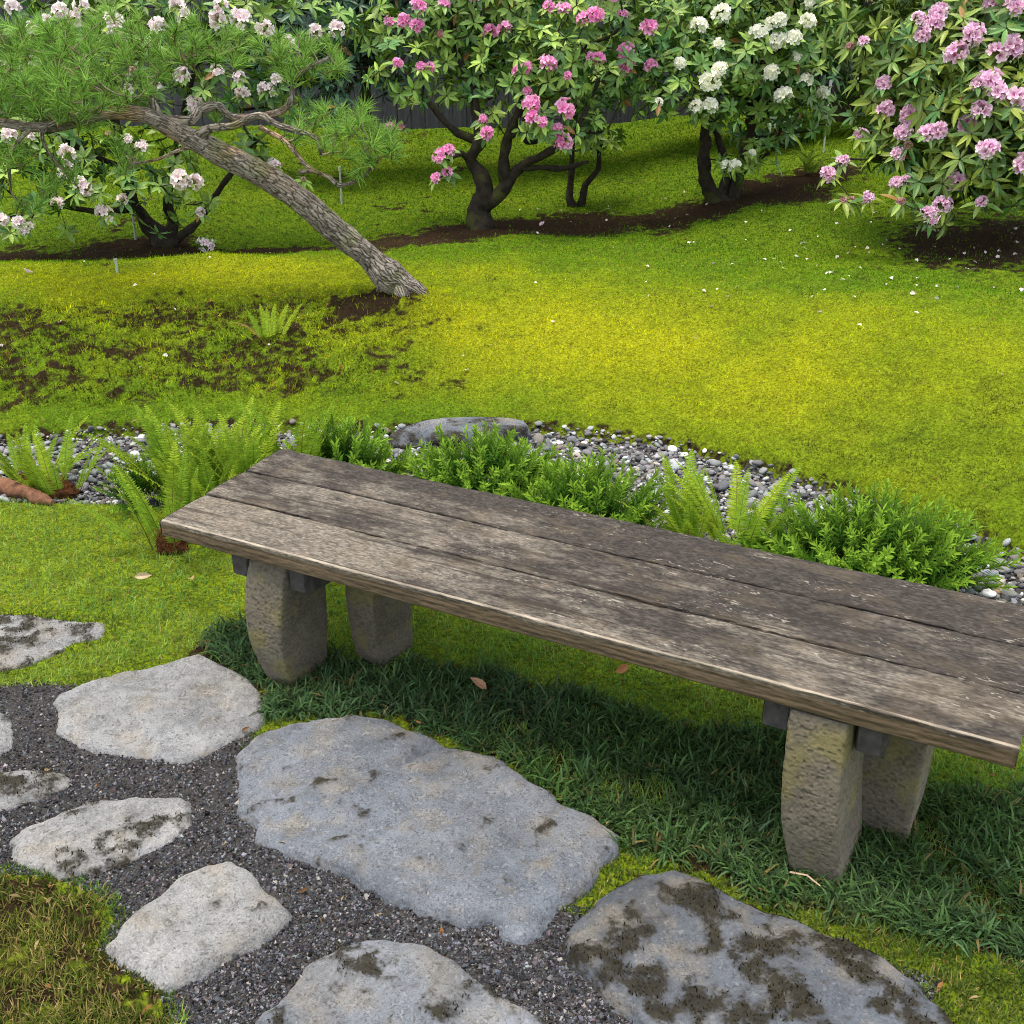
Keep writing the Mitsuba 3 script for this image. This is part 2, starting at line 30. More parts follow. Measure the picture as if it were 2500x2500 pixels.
LIMBS = {"pine":[[[-0.442,6.01,0.17,0.06],[-0.492,6.02,0.285,0.062],[-0.58,6.03,0.361,0.065],[-0.684,6.05,0.422,0.092],[-0.75,6.06,0.479,0.076],[-0.811,6.06,0.546,0.066],[-0.951,6.06,0.661,0.072],[-1.168,6.05,0.853,0.068],[-1.381,6.03,0.993,0.068],[-1.562,6.0,1.09,0.064],[-1.668,5.98,1.149,0.055],[-1.765,5.97,1.197,0.05],[-1.836,5.95,1.248,0.044],[-1.939,5.94,1.279,0.04],[-2.096,5.92,1.285,0.032],[-2.316,5.9,1.23,0.03],[-2.482,5.9,1.219,0.025],[-2.643,5.9,1.24,0.022],[-2.865,5.9,1.224,0.015]],[[-0.645,6.04,0.388,0.055],[-0.536,5.99,0.363,0.048],[-0.47,5.97,0.314,0.03],[-0.453,5.97,0.241,0.03]],[[-0.655,6.05,0.387,0.05],[-0.597,5.95,0.336,0.036],[-0.576,5.9,0.255,0.03]],[[-0.684,6.05,0.416,0.05],[-0.731,6.1,0.327,0.036],[-0.663,6.1,0.244,0.03]],[[-1.666,5.98,1.168,0.028],[-1.559,5.93,1.212,0.022],[-1.435,5.88,1.228,0.02],[-1.281,5.82,1.279,0.018],[-1.2,5.8,1.237,0.016],[-1.065,5.78,1.2,0.014],[-0.99,5.77,1.17,0.012],[-0.975,5.78,1.093,0.01]],[[-1.792,5.97,1.252,0.026],[-1.679,6.0,1.245,0.026],[-1.643,6.03,1.296,0.024],[-1.553,6.08,1.316,0.022],[-1.49,6.12,1.256,0.02],[-1.274,6.18,1.275,0.018],[-1.193,6.2,1.333,0.018],[-1.162,6.2,1.444,0.015],[-1.084,6.2,1.502,0.011],[-0.975,6.25,1.554,0.008]],[[-1.326,6.0,1.214,0.014],[-1.183,5.95,1.143,0.013],[-1.085,5.9,1.036,0.012],[-1.042,5.88,1.006,0.012],[-0.952,5.86,0.973,0.012],[-0.903,5.85,0.934,0.012],[-0.801,5.84,0.962,0.01],[-0.729,5.82,1.022,0.009],[-0.669,5.8,1.083,0.006]],[[-1.116,5.9,0.996,0.012],[-1.042,5.88,1.006,0.012]],[[-1.939,5.94,1.279,0.02],[-2.094,5.95,1.371,0.016],[-2.219,5.95,1.447,0.012],[-2.358,6.0,1.548,0.009]],[[-1.836,5.95,1.248,0.022],[-1.86,6.0,1.396,0.016],[-1.777,6.05,1.523,0.012],[-1.561,6.1,1.599,0.009]],[[-2.316,5.9,1.23,0.018],[-2.46,5.9,1.347,0.014],[-2.649,6.0,1.447,0.01]],[[-2.096,5.92,1.285,0.015],[-2.264,5.85,1.268,0.013],[-2.411,5.85,1.196,0.011],[-2.398,5.9,1.063,0.009],[-2.348,5.95,0.978,0.006]],[[-1.586,5.99,1.104,0.012],[-1.714,5.95,1.112,0.01],[-1.854,5.93,1.06,0.008],[-2.003,5.95,1.032,0.006]],[[-2.482,5.9,1.219,0.014],[-2.615,5.9,1.089,0.01],[-2.693,6.0,0.892,0.007]]],"pink":[[[-0.227,7.74,0.4,0.1],[-0.233,7.74,0.566,0.085],[-0.187,7.72,0.693,0.07],[-0.222,7.7,0.818,0.055],[-0.275,7.7,0.922,0.05],[-0.219,7.7,1.025,0.045],[-0.235,7.7,1.193,0.035],[-0.305,7.75,1.424,0.025],[-0.407,7.8,1.717,0.015]],[[-0.188,7.72,0.622,0.055],[-0.114,7.7,0.66,0.05],[-0.04,7.68,0.75,0.045],[-0.058,7.65,0.891,0.04],[-0.028,7.62,1.063,0.034],[0.032,7.6,1.198,0.028],[0.083,7.6,1.426,0.02],[0.118,7.7,1.714,0.012]],[[-0.058,7.68,0.715,0.045],[0.014,7.65,0.822,0.04],[0.086,7.6,0.895,0.03],[0.26,7.5,0.988,0.024],[0.429,7.45,1.139,0.018],[0.562,7.5,1.427,0.012]],[[0.068,7.6,0.868,0.025],[0.194,7.65,0.871,0.02],[0.343,7.75,0.855,0.018],[0.528,7.8,0.896,0.012]],[[-0.268,7.7,0.904,0.03],[-0.344,7.65,0.96,0.022],[-0.414,7.6,0.93,0.012],[-0.452,7.4,0.945,0.006]],[[-0.219,7.7,1.025,0.03],[-0.415,7.7,1.126,0.022],[-0.617,7.65,1.36,0.016],[-0.751,7.65,1.522,0.01]],[[-0.021,7.62,1.063,0.022],[0.222,7.5,1.202,0.015],[0.356,7.45,1.333,0.01]]],"second":[[[0.486,8.55,0.457,0.05],[0.443,8.55,0.564,0.03],[0.449,8.5,0.744,0.02],[0.453,8.5,0.935,0.018],[0.466,8.5,1.233,0.012]],[[0.526,8.55,0.513,0.035],[0.56,8.5,0.667,0.028],[0.649,8.5,0.783,0.022],[0.649,8.45,0.901,0.015],[0.679,8.4,1.09,0.01]]],"white":[[[1.56,8.2,0.548,0.09],[1.477,8.2,0.623,0.06],[1.403,8.15,0.74,0.05],[1.376,8.1,0.89,0.045],[1.367,8.05,1.02,0.04],[1.361,8.0,1.25,0.03],[1.319,8.0,1.589,0.015]],[[1.617,8.2,0.577,0.06],[1.647,8.2,0.698,0.045],[1.673,8.2,0.846,0.04],[1.716,8.2,1.028,0.034],[1.725,8.15,1.245,0.025],[1.776,8.1,1.59,0.014]],[[1.537,8.2,0.604,0.05],[1.581,8.25,0.767,0.035],[1.52,8.25,0.952,0.03],[1.443,8.2,1.1,0.02],[1.176,7.9,1.321,0.012]],[[1.66,8.2,0.772,0.03],[1.764,8.1,0.89,0.02],[1.814,8.0,0.934,0.01]]],"right":[[[3.722,6.9,0.443,0.09],[3.517,6.85,0.676,0.06],[3.248,6.8,0.931,0.05],[2.996,6.75,1.146,0.04],[2.768,6.75,1.38,0.03],[2.56,6.8,1.636,0.018]],[[3.563,6.85,0.612,0.05],[3.172,6.7,0.757,0.035],[2.852,6.6,0.889,0.028],[2.584,6.6,1.008,0.022],[2.337,6.65,1.122,0.015],[2.186,6.7,1.207,0.009]],[[2.852,6.6,0.889,0.02],[2.639,6.5,0.809,0.015],[2.488,6.4,0.747,0.009]],[[2.345,6.65,1.063,0.012],[2.135,6.65,1.004,0.009],[1.964,6.6,1.008,0.006]],[[3.324,6.8,0.87,0.04],[3.082,6.7,1.236,0.03],[2.967,6.7,1.522,0.02]]],"left":[[[-2.452,7.75,0.3,0.1],[-2.469,7.75,0.402,0.08],[-2.547,7.73,0.477,0.05],[-2.595,7.65,0.613,0.04],[-2.57,7.5,0.836,0.035],[-2.555,7.4,1.077,0.03],[-2.613,7.45,1.396,0.02],[-2.687,7.6,1.712,0.012]],[[-2.425,7.75,0.365,0.06],[-2.383,7.75,0.493,0.045],[-2.376,7.7,0.642,0.035],[-2.269,7.6,0.93,0.028],[-2.159,7.6,1.264,0.02],[-2.011,7.6,1.649,0.012]],[[-2.399,7.75,0.365,0.045],[-2.299,7.75,0.42,0.03],[-2.189,7.8,0.522,0.022],[-2.004,7.75,0.743,0.018],[-1.747,7.7,1.025,0.012]],[[-2.595,7.65,0.613,0.03],[-2.71,7.4,0.608,0.022],[-2.906,7.2,0.666,0.016],[-3.087,7.0,0.722,0.01]],[[-2.565,7.5,0.87,0.024],[-2.786,7.3,1.018,0.018],[-3.06,7.3,1.211,0.012],[-3.228,7.3,1.399,0.008]]],"bgA":[[[-1.233,9.6,0.986,0.06],[-1.211,9.6,1.4,0.04],[-1.137,9.6,1.995,0.02]]],"bgB":[[[0.156,9.8,0.888,0.06],[0.151,9.7,1.399,0.04],[0.19,9.7,2.0,0.02]]],"bgC":[[[2.077,9.8,0.888,0.06],[2.033,9.8,1.398,0.04],[2.025,9.8,2.005,0.02]]],"bgD":[[[3.615,9.7,0.765,0.06],[3.52,9.7,1.399,0.04],[3.429,9.7,2.0,0.02]]]}
PTS = {"fern_left":[-1.79,3.941,-0.06],"fern_left2":[-1.93,4.026,-0.06],"fern_main":[-1.15,3.311,0.0],"fern_moss":[-1.241,5.45,0.173],"fern_m":[[-1.08,3.561,0.0],[-0.974,3.686,0.0],[-0.827,3.846,0.0],[-1.242,3.765,0.0],[-1.085,3.819,0.0]],"boulder":[[-0.516,4.594,-0.06],[0.047,4.759,-0.031]],"shrubs":[[-0.656,3.931,0.0],[-0.124,3.819,0.0],[0.258,3.443,0.0],[1.187,3.127,0.0],[-1.362,3.765,0.0],[0.086,3.686,0.0]],"fern_right":[[0.599,3.311,0.0],[0.752,3.268,0.0]],"edging":[[-2.157,3.989,0.0],[-1.992,3.902,0.0],[-1.782,3.765,0.0],[-1.711,3.712,-0.0]],"stakes":[[-2.31,6.356,0.388],[-2.672,7.803,0.357],[-2.8,6.287,0.388],[2.507,9.116,0.852],[-1.341,8.762,0.5],[0.463,8.673,0.511]],"leaves":[[0.274,2.475,0.02],[-0.066,2.389,0.02],[-0.999,3.029,0.02],[-1.188,3.048,0.02]],"petal":[[0.212,7.868,0.44],[-2.8,6.287,0.388],[1.839,7.252,0.504],[2.014,5.459,0.431],[2.667,6.891,0.549],[2.574,6.662,0.506],[2.907,6.288,0.494],[1.478,6.337,0.44],[1.535,6.249,0.44],[1.562,5.573,0.408],[2.068,5.919,0.44],[1.836,5.919,0.44],[0.916,5.325,0.244],[-0.111,5.416,0.168]],"crack1":[[-0.27,2.066],[-0.194,2.148]],"crack2":[[-0.218,1.619],[-0.167,1.677]],"pl_right":[2.253,8.539,0.741],"trunk":[[3.08,10.6,0.695]],"twig":[[0.556,1.711,0.03],[0.607,1.671,0.03]],"cobbles":[[1.526,3.079,-0.02],[1.573,3.109,-0.02],[1.589,3.079,-0.02],[1.633,3.102,-0.02],[1.499,3.129,-0.02],[1.583,3.208,-0.02],[1.649,3.261,-0.02],[1.715,3.311,-0.02],[1.649,3.18,-0.02],[1.41,3.168,-0.02],[1.572,3.269,-0.02],[0.708,4.478,-0.02]]}
FAR_X = np.array([-60, -9.0, -2.6, -2.25, -1.85, -1.43, -1.0, -0.52, 0.05, 0.32, 0.69, 0.93, 1.15, 1.46, 1.71, 1.93, 3.0, 9.0, 60])
FAR_Y = np.array([4.3, 4.3, 4.45, 4.53, 4.67, 4.72, 4.74, 4.66, 4.74, 4.65, 4.52, 4.29, 4.09, 3.73, 3.38, 3.11, 2.3, 0.5, -4])
NEAR_X = np.array([-60, -9.0, -1.94, -1.45, -0.72, 0.24, 0.88, 1.57, 3.0, 9.0, 60])
NEAR_Y = np.array([3.7, 3.7, 3.79, 3.76, 3.69, 3.27, 3.0, 2.85, 1.7, -0.4, -5])
RISE_D = np.array([0.0, 0.04, 0.1, 0.5, 1.0, 1.5, 2.0, 2.6, 3.2, 4.0, 6.5, 9.0, 20.0, 70.0])
RISE_Z = np.array([-0.06, 0.0, 0.03, 0.12, 0.24, 0.34, 0.41, 0.44, 0.44, 0.50, 0.86, 1.1, 1.5, 1.8])


def sstep(a, b, x):
    t = np.clip((np.asarray(x, float) - a) / (b - a), 0, 1)
    return t * t * (3 - 2 * t)


def bank_d(x, y):
    return y - np.interp(x, FAR_X, FAR_Y)


def ground_z(x, y):
    """Height of the garden floor: flat lawn and path, a shallow dry stream, a moss bank rising to the fence."""
    x, y = np.asarray(x, float), np.asarray(y, float)
    d = bank_d(x, y)
    z = np.interp(d, RISE_D, RISE_Z)
    z = z - 0.12 * sstep(2.1, 2.7, d) * (1 - sstep(3.0, 4.2, d)) * (1 - sstep(-1.6, -0.4, x))
    z = z + 0.055 * np.exp(-(((x + 0.55) / 0.20) ** 2 + ((y - 5.97) / 0.16) ** 2))
    bed = -0.06 * sstep(-0.06, 0.12, y - np.interp(x, NEAR_X, NEAR_Y))
    return np.where(d > 0, z, bed)

# ---------------------------------------------------------------- helpers
RNG = np.random.default_rng(20)
used = {}


def numbered(name):
    used[name] = used.get(name, 0) + 1
    return name if used[name] == 1 else f'{name}_{used[name] - 1:03d}'


def put(key, shape, label=None, category=None, group=None, kind=None):
    scene[key] = shape
    tag(key, label, category, group, kind)
    return key


def tag(key, label=None, category=None, group=None, kind=None):
    d = {k: v for k, v in (('label', label), ('category', category), ('group', group), ('kind', kind)) if v}
    if d:
        labels[key] = d


def thing(name, label, category, group=None):
    key = numbered(name)
    tag(key, label, category, group)
    return key


def part(parent, name, shape, label=None, kind=None):
    key = numbered(f'{parent}__{name}')
    return put(key, shape, label, None, None, kind)


def unit(v):
    v = np.asarray(v, float)
    return v / np.maximum(np.linalg.norm(v, axis=-1, keepdims=True), 1e-12)


def frames(z, roll=None):
    """Rotation matrices (n,3,3) whose third column is z."""
    z = unit(np.atleast_2d(z))
    h = np.where(np.abs(z[:, 2:3]) > 0.95, [[1.0, 0, 0]], [[0, 0, 1.0]])
    x = unit(np.cross(h, z))
    y = np.cross(z, x)
    if roll is not None:
        c, s = np.cos(roll)[:, None], np.sin(roll)[:, None]
        x, y = x * c + y * s, y * c - x * s
    return np.stack([x, y, z], -1)


def mats(rot, pos, scale=1.0):
    n = len(pos)
    m = np.tile(np.eye(4), (n, 1, 1))
    m[:, :3, :3] = rot * np.broadcast_to(np.asarray(scale, float).reshape(-1, 1, 1), (n, 1, 1))
    m[:, :3, 3] = pos
    return m


def bake(v, f, m, col=None, tint=None):
    """Copies of (v, f) under the matrices m as one (vertices, faces, colours)."""
    n = len(m)
    V = (np.einsum('kij,nj->kni', m[:, :3, :3], v) + m[:, None, :3, 3]).reshape(-1, 3)
    Fc = (f[None] + (np.arange(n) * len(v))[:, None, None]).reshape(-1, 3)
    C = None
    if col is not None:
        C = (col[None] * (np.ones((n, 1, 3)) if tint is None else tint[:, None, :])).reshape(-1, 3)
    return V, Fc, C


def joined(parts):
    V, Fc, C, at = [], [], [], 0
    for v, f, c in parts:
        V.append(v), Fc.append(np.asarray(f) + at), C.append(c)
        at += len(v)
    return np.vstack(V), np.vstack(Fc), np.vstack(C)


def painted(vfc, bsdf, smooth=False):
    v, f, c = vfc
    return mikit.ply(trimesh.Trimesh(v, f, process=False), bsdf, smooth=smooth, color=np.clip(c, 0, 1))


def spline(p, step):
    """Catmull-Rom through rows of p (any width), resampled about every step metres."""
    p = np.asarray(p, float)
    if len(p) == 2:
        n = max(2, int(np.linalg.norm(p[1, :3] - p[0, :3]) / step) + 1)
        return p[0] + (p[1] - p[0]) * np.linspace(0, 1, n)[:, None]
    q = np.vstack([2 * p[0] - p[1], p, 2 * p[-1] - p[-2]])
    out = []
    for i in range(len(p) - 1):
        a, b, c, d = q[i:i + 4]
        n = max(1, int(np.linalg.norm(c[:3] - b[:3]) / step))
        t = (np.arange(n) / n)[:, None]
        out.append(0.5 * (2 * b + (c - a) * t + (2 * a - 5 * b + 4 * c - d) * t ** 2 + (3 * b - a - 3 * c + d) * t ** 3))
    return np.vstack(out + [p[-1:]])


def tube(p, r, sides=6, lump=0.0, seed=0, close=True):
    """A tapering tube along points p with radii r: (vertices, faces)."""
    p, r = np.asarray(p, float), np.asarray(r, float)
    n = len(p)
    t = unit(np.gradient(p, axis=0))
    x = unit(np.cross(t[0], [0.3, 0.9, 0.2] if abs(t[0][2]) > 0.8 else [0, 0, 1.0]))
    ang = np.arange(sides) * 2 * np.pi / sides
    V = np.empty((n, sides, 3))
    for i in range(n):
        x = unit(x - t[i] * (x @ t[i]))
        y = np.cross(t[i], x)
        V[i] = np.cos(ang)[:, None] * x + np.sin(ang)[:, None] * y
    if lump:
        k = meshkit.fbm((p[:, None] + V * r[:, None, None]) * 14, 3, seed) - 0.5
        V = V * (r[:, None] * (1 + lump * 2 * k))[..., None] + p[:, None]
    else:
        V = V * r[:, None, None] + p[:, None]
    i, j = np.meshgrid(np.arange(n - 1), np.arange(sides), indexing='ij')
    a, b = i * sides + j, i * sides + (j + 1) % sides
    f = np.stack([np.stack([a, b, b + sides], -1), np.stack([a, b + sides, a + sides], -1)], 2).reshape(-1, 3)
    V = V.reshape(-1, 3)
    if close:
        m = len(V)
        V = np.vstack([V, p[:1], p[-1:]])
        k = np.arange(sides)
        f = np.vstack([f, np.stack([(k + 1) % sides, k, k * 0 + m], 1), np.stack([(n - 1) * sides + k, (n - 1) * sides + (k + 1) % sides, k * 0 + m + 1], 1)])
    return V, f


def tubes(list_vf):
    V, Fc, at = [], [], 0
    for v, f in list_vf:
        V.append(v), Fc.append(f + at)
        at += len(v)
    return trimesh.Trimesh(np.vstack(V), np.vstack(Fc), process=False)


def blades(pos, h, w, lean, colour, seg=1, curl=0.5, az=None, rng=RNG):
    """Grass-like blades: pos (n,3), height h, width w, lean from upright in radians, colour (n,3)."""
    n = len(pos)
    az = rng.uniform(0, 2 * np.pi, n) if az is None else az
    h, w, lean = (np.broadcast_to(a, n).astype(float) for a in (h, w, lean))
    d = np.stack([np.cos(az), np.sin(az), 0 * az], 1)
    face = az + np.pi / 2 + rng.normal(0, 0.7, n)
    side = np.stack([np.cos(face), np.sin(face), 0 * az], 1) * (w / 2)[:, None]
    rows = []
    for k in range(seg + 1):
        t = k / seg
        a = lean * (1 - curl + curl * t)
        c = pos + (d * np.sin(a)[:, None] + np.array([0, 0, 1.0]) * np.cos(a)[:, None]) * (h * t)[:, None]
        if k == seg:
            rows.append(c[:, None])
        else:
            s = side * (1 - 0.55 * t ** 2)
            rows += [(c - s)[:, None], (c + s)[:, None]]
    V = np.concatenate(rows, 1)
    f = []
    for k in range(seg - 1):
        a = 2 * k
        f += [[a, a + 1, a + 3], [a, a + 3, a + 2]]
    f.append([2 * seg - 2, 2 * seg - 1, 2 * seg])
    m = V.shape[1]
    Fc = (np.array(f)[None] + (np.arange(n) * m)[:, None, None]).reshape(-1, 3)
    return V.reshape(-1, 3), Fc, np.repeat(colour, m, 0)


def n2(x, y, s, seed=0, octaves=3):
    return meshkit.fbm(np.stack([np.asarray(x) * s, np.asarray(y) * s, np.full_like(np.asarray(x, float), 0.37)], -1), octaves, seed)


import drjit as dr
dr_abs = dr.abs

# ---------------------------------------------------------------- materials
VC = {'type': 'mesh_attribute', 'name': 'vertex_color'}
scene['thin_leaf'] = {'type': 'principledthin', 'base_color': VC, 'roughness': 0.6, 'diff_trans': 0.75, 'spec_trans': 0.0}
scene['petal_skin'] = {'type': 'principledthin', 'base_color': VC, 'roughness': 0.7, 'diff_trans': 0.5, 'spec_trans': 0.0}
scene['glossy_leaf'] = {'type': 'twosided', 'bsdf': {'type': 'principled', 'base_color': VC, 'roughness': 0.44, 'specular': 0.42}}
scene['matte'] = {'type': 'twosided', 'bsdf': {'type': 'diffuse', 'reflectance': VC}}


def rough(fn, roughness=0.85, specular=0.25):
    return {'type': 'twosided', 'bsdf': {'type': 'principled', 'base_color': proc(fn), 'roughness': roughness, 'specular': specular}}


def bumped(fn, height, scale, roughness=0.85, specular=0.25, eps=1.5e-3):
    return {'type': 'twosided', 'bsdf': {'type': 'bumpmap', 'arbitrary': proc(height, eps), 'scale': scale,
                                         'bsdf': {'type': 'principled', 'base_color': proc(fn), 'roughness': roughness, 'specular': specular}}}


def ground_fn(p, n, uv):
    """uv.x: 0 bare soil, 1 moss; uv.y: 0 green, 1 yellow."""
    k = fbm(p.x * 30, p.y * 30, p.z * 30, 3)
    g = noise(p.x * 140, p.y * 140, p.z * 140)
    soil = mix([0.007, 0.005, 0.003], [0.034, 0.021, 0.011], g * 0.6 + k * 0.4)
    moss = mix(mix([0.050, 0.095, 0.006], [0.13, 0.24, 0.010], k), mix([0.20, 0.23, 0.006], [0.42, 0.44, 0.010], k), uv.y)
    return mix(soil, moss * (0.25 + 0.75 * g), smoothstep(0.35, 0.65, uv.x + (k - 0.5) * 0.9))


def grit_fn(p, n, uv):
    g, k = noise(p.x * 220, p.y * 220), fbm(p.x * 9, p.y * 9, 0, 2)
    return mix([0.012, 0.012, 0.013], [0.058, 0.057, 0.058], g * 0.7 + k * 0.3)


def stone_fn(p, n, uv):
    """uv.x: moss cover; uv.y: 0 blue grey, 1 warm pale."""
    s, m = noise(p.x * 430, p.y * 430, p.z * 430), noise(p.x * 170 + 7, p.y * 170, p.z * 170)
    k, q, t = fbm(p.x * 6, p.y * 6, p.z * 6, 3), fbm(p.x * 15 + 5, p.y * 15, p.z * 15, 4), fbm(p.x * 48, p.y * 48, p.z * 48, 2)
    base = mix(mix([0.085, 0.108, 0.148], [0.185, 0.212, 0.258], k), mix([0.190, 0.203, 0.220], [0.305, 0.316, 0.330], k), dr.clip(uv.y, 0, 1)) * (0.78 + 0.5 * dr.minimum(uv.y, 0))
    base = mix(base, [0.195, 0.172, 0.132], smoothstep(0.46, 0.74, q) * 0.45)
    base = base * (0.30 + 0.75 * s + 0.65 * t) * (0.70 + 0.60 * fbm(p.x * 11 + 3, p.y * 11, p.z * 11, 3))
    base = mix(base, [0.42, 0.44, 0.46], smoothstep(0.66, 0.90, m) * 0.20)
    base = mix(base, [0.05, 0.05, 0.055], smoothstep(0.72, 0.86, noise(p.x * 210, p.y * 210 + 3, p.z * 210)) * 0.6)
    base = mix(base, [0.10, 0.095, 0.085], smoothstep(0.66, 0.80, fbm(p.x * 42 + 9, p.y * 42, p.z * 42, 3)) * 0.5)
    moss = mix([0.005, 0.004, 0.003], [0.022, 0.019, 0.009], fbm(p.x * 70, p.y * 70, p.z * 70, 2))
    return mix(base, moss, smoothstep(0.22, 0.95, uv.x + (m - 0.5) * 0.5 + (t - 0.5) * 1.0 + (s - 0.5) * 0.5) * 0.95)


def stone_h(p, n, uv):
    return fbm(p.x * 90, p.y * 90, p.z * 90, 3) + 0.8 * fbm(p.x * 26, p.y * 26, p.z * 26, 2)


scene['ground_skin'] = rough(ground_fn, 0.95, 0.1)
scene['grit_skin'] = rough(grit_fn, 0.9, 0.2)
scene['stone_skin'] = bumped(stone_fn, stone_h, 0.006, 0.8, 0.3)

YAW = -0.514
ORG, BA, BB = np.array([-0.946, 2.588, 0.433]), np.array([math.cos(YAW), math.sin(YAW), 0]), np.array([-math.sin(YAW), math.cos(YAW), 0])
LB, WB, TH = 2.09, 0.582, 0.047


def bench_sw(p):
    """Along and across the bench; the coordinate across runs on down the plank's sides."""
    x, y = p.x - float(ORG[0]), p.y - float(ORG[1])
    return x * float(BA[0]) + y * float(BA[1]), x * float(BB[0]) + y * float(BB[1]) + (p.z - 0.433) * 1.3


def wood_fn(p, n, uv):
    """Weathered plank: s runs along the grain, w across; uv.x is the plank's own tone, uv.y how far it has gone dark."""
    s, w = bench_sw(p)
    wob = w + 0.010 * fbm(s * 2.2, w * 7, uv.x * 9, 2)
    grain, fine = fbm(s * 7, wob * 95, uv.x * 7, 3), noise(s * 60, wob * 420)
    blot, mott, speck = fbm(s * 4.5 + uv.x * 40, w * 9, 0, 3), fbm(s * 22, w * 48, 3, 3), fbm(s * 75, w * 130, 5, 2)
    dark = smoothstep(0.36, 0.68, blot * 0.50 + mott * 0.34 + speck * 0.16 + uv.y)
    tan = mix([0.082, 0.074, 0.063], [0.205, 0.188, 0.164], grain * 0.45 + speck * 0.55)
    char = mix([0.017, 0.0155, 0.015], [0.060, 0.0535, 0.049], grain * 0.4 + speck * 0.6)
    c = mix(tan, char, dark) * (0.58 + 0.66 * fine) * (0.55 + 0.9 * noise(s * 130, w * 240, 8))
    c = mix(c, [0.13, 0.102, 0.066], smoothstep(0.56, 0.74, fbm(s * 12 + 4, w * 20, 6, 3)) * 0.18)
    side = smoothstep(0.428, 0.416, p.z)
    c = mix(c, mix([0.030, 0.022, 0.014], [0.150, 0.110, 0.068], grain * 0.5 + mott * 0.5), side * 0.9)
    c = mix(c, [0.42, 0.40, 0.36], smoothstep(0.76, 0.90, noise(s * 95 + uv.x * 50 + w * 60, w * 330, 5)) * smoothstep(0.54, 0.70, fbm(s * 11 + 9, w * 20, 1, 3)) * smoothstep(0.2, 1.3, s) * (1 - side) * 0.42)
    c = mix(c, [0.42, 0.375, 0.31], smoothstep(0.006, 0.002, dr_abs(w - 0.001)) * smoothstep(0.3, 0.1, uv.x) * (0.25 + 0.6 * noise(s * 30, 1)))
    return mix(c, [0.020, 0.016, 0.014], smoothstep(0.68, 0.74, fbm(s * 3.5, wob * 80, 2 + uv.x * 9, 2)) * 0.6 * (1 - side))


def wood_h(p, n, uv):
    s, w = bench_sw(p)
    return fbm(s * 8, w * 120, uv.x * 7, 3) + 0.6 * fbm(s * 50, w * 90, 4, 2)


def leg_fn(p, n, uv):
    g, k = noise(p.x * 190, p.y * 190, p.z * 190), fbm(p.x * 13, p.y * 13, p.z * 9, 3)
    c = mix([0.045, 0.041, 0.032], [0.180, 0.165, 0.135], g * 0.45 + k * 0.55)
    c = mix(c, [0.165, 0.150, 0.050], smoothstep(0.48, 0.70, fbm(p.x * 17, p.y * 17, p.z * 12, 4)) * 0.5)
    return mix(c, [0.05, 0.045, 0.035], smoothstep(0.60, 0.85, noise(p.x * 125, p.y * 125, p.z * 125)) * 0.45)


def leg_h(p, n, uv):
    return fbm(p.x * 150, p.y * 150, p.z * 150, 2) - 0.8 * smoothstep(0.60, 0.85, noise(p.x * 125, p.y * 125, p.z * 125))


def bark_fn(p, n, uv):
    """uv.x: around the stem, uv.y: metres along it."""
    wx, wy = uv.x * 15 + 1.6 * fbm(p.x * 22, p.y * 22, p.z * 22, 2), uv.y * 13 + 1.4 * fbm(p.x * 17 + 5, p.y * 17, p.z * 17, 2)
    d1, d2, r = voronoi(wx, wy)
    k, f = fbm(p.x * 16, p.y * 16, p.z * 16, 3), noise(p.x * 120, p.y * 120, p.z * 120)
    c = mix([0.10, 0.087, 0.074], [0.46, 0.41, 0.355], r * 0.35 + k * 0.35 + f * 0.3)
    c = mix(c, [0.48, 0.31, 0.19], smoothstep(0.42, 0.7, fbm(p.x * 5, p.y * 5, p.z * 5, 2)) * smoothstep(0.80, 1.05, p.z) * 0.8)
    c = mix(c, [0.50, 0.49, 0.45], smoothstep(0.58, 0.76, fbm(p.x * 55, p.y * 55, p.z * 40, 2)) * 0.55)
    c = mix(c, [0.16, 0.19, 0.05], smoothstep(0.56, 0.72, fbm(p.x * 9 + 3, p.y * 9, p.z * 9, 3)) * 0.45)
    return c * (0.22 + 0.78 * smoothstep(0.0, 0.30, d2 - d1 + (f - 0.5) * 0.2))


def bark_h(p, n, uv):
    wx, wy = uv.x * 15 + 1.6 * fbm(p.x * 22, p.y * 22, p.z * 22, 2), uv.y * 13 + 1.4 * fbm(p.x * 17 + 5, p.y * 17, p.z * 17, 2)
    d1, d2, r = voronoi(wx, wy)
    return smoothstep(0.0, 0.4, d2 - d1) + 0.6 * fbm(p.x * 70, p.y * 70, p.z * 70, 2)


def dark_bark_fn(p, n, uv):
    k = fbm(p.x * 40, p.y * 40, p.z * 25, 3)
    c = mix([0.010, 0.009, 0.008], [0.050, 0.042, 0.034], k)
    return mix(c, [0.06, 0.075, 0.015], smoothstep(0.55, 0.72, fbm(p.x * 10, p.y * 10, p.z * 10, 3)) * 0.6)


def fence_fn(p, n, uv):
    k, g = fbm(p.x * 60, 0, p.z * 3, 3), fbm(p.x * 5, p.y * 5, p.z * 4, 2)
    return mix([0.018, 0.020, 0.026], [0.066, 0.070, 0.082], k * 0.7 + g * 0.3)


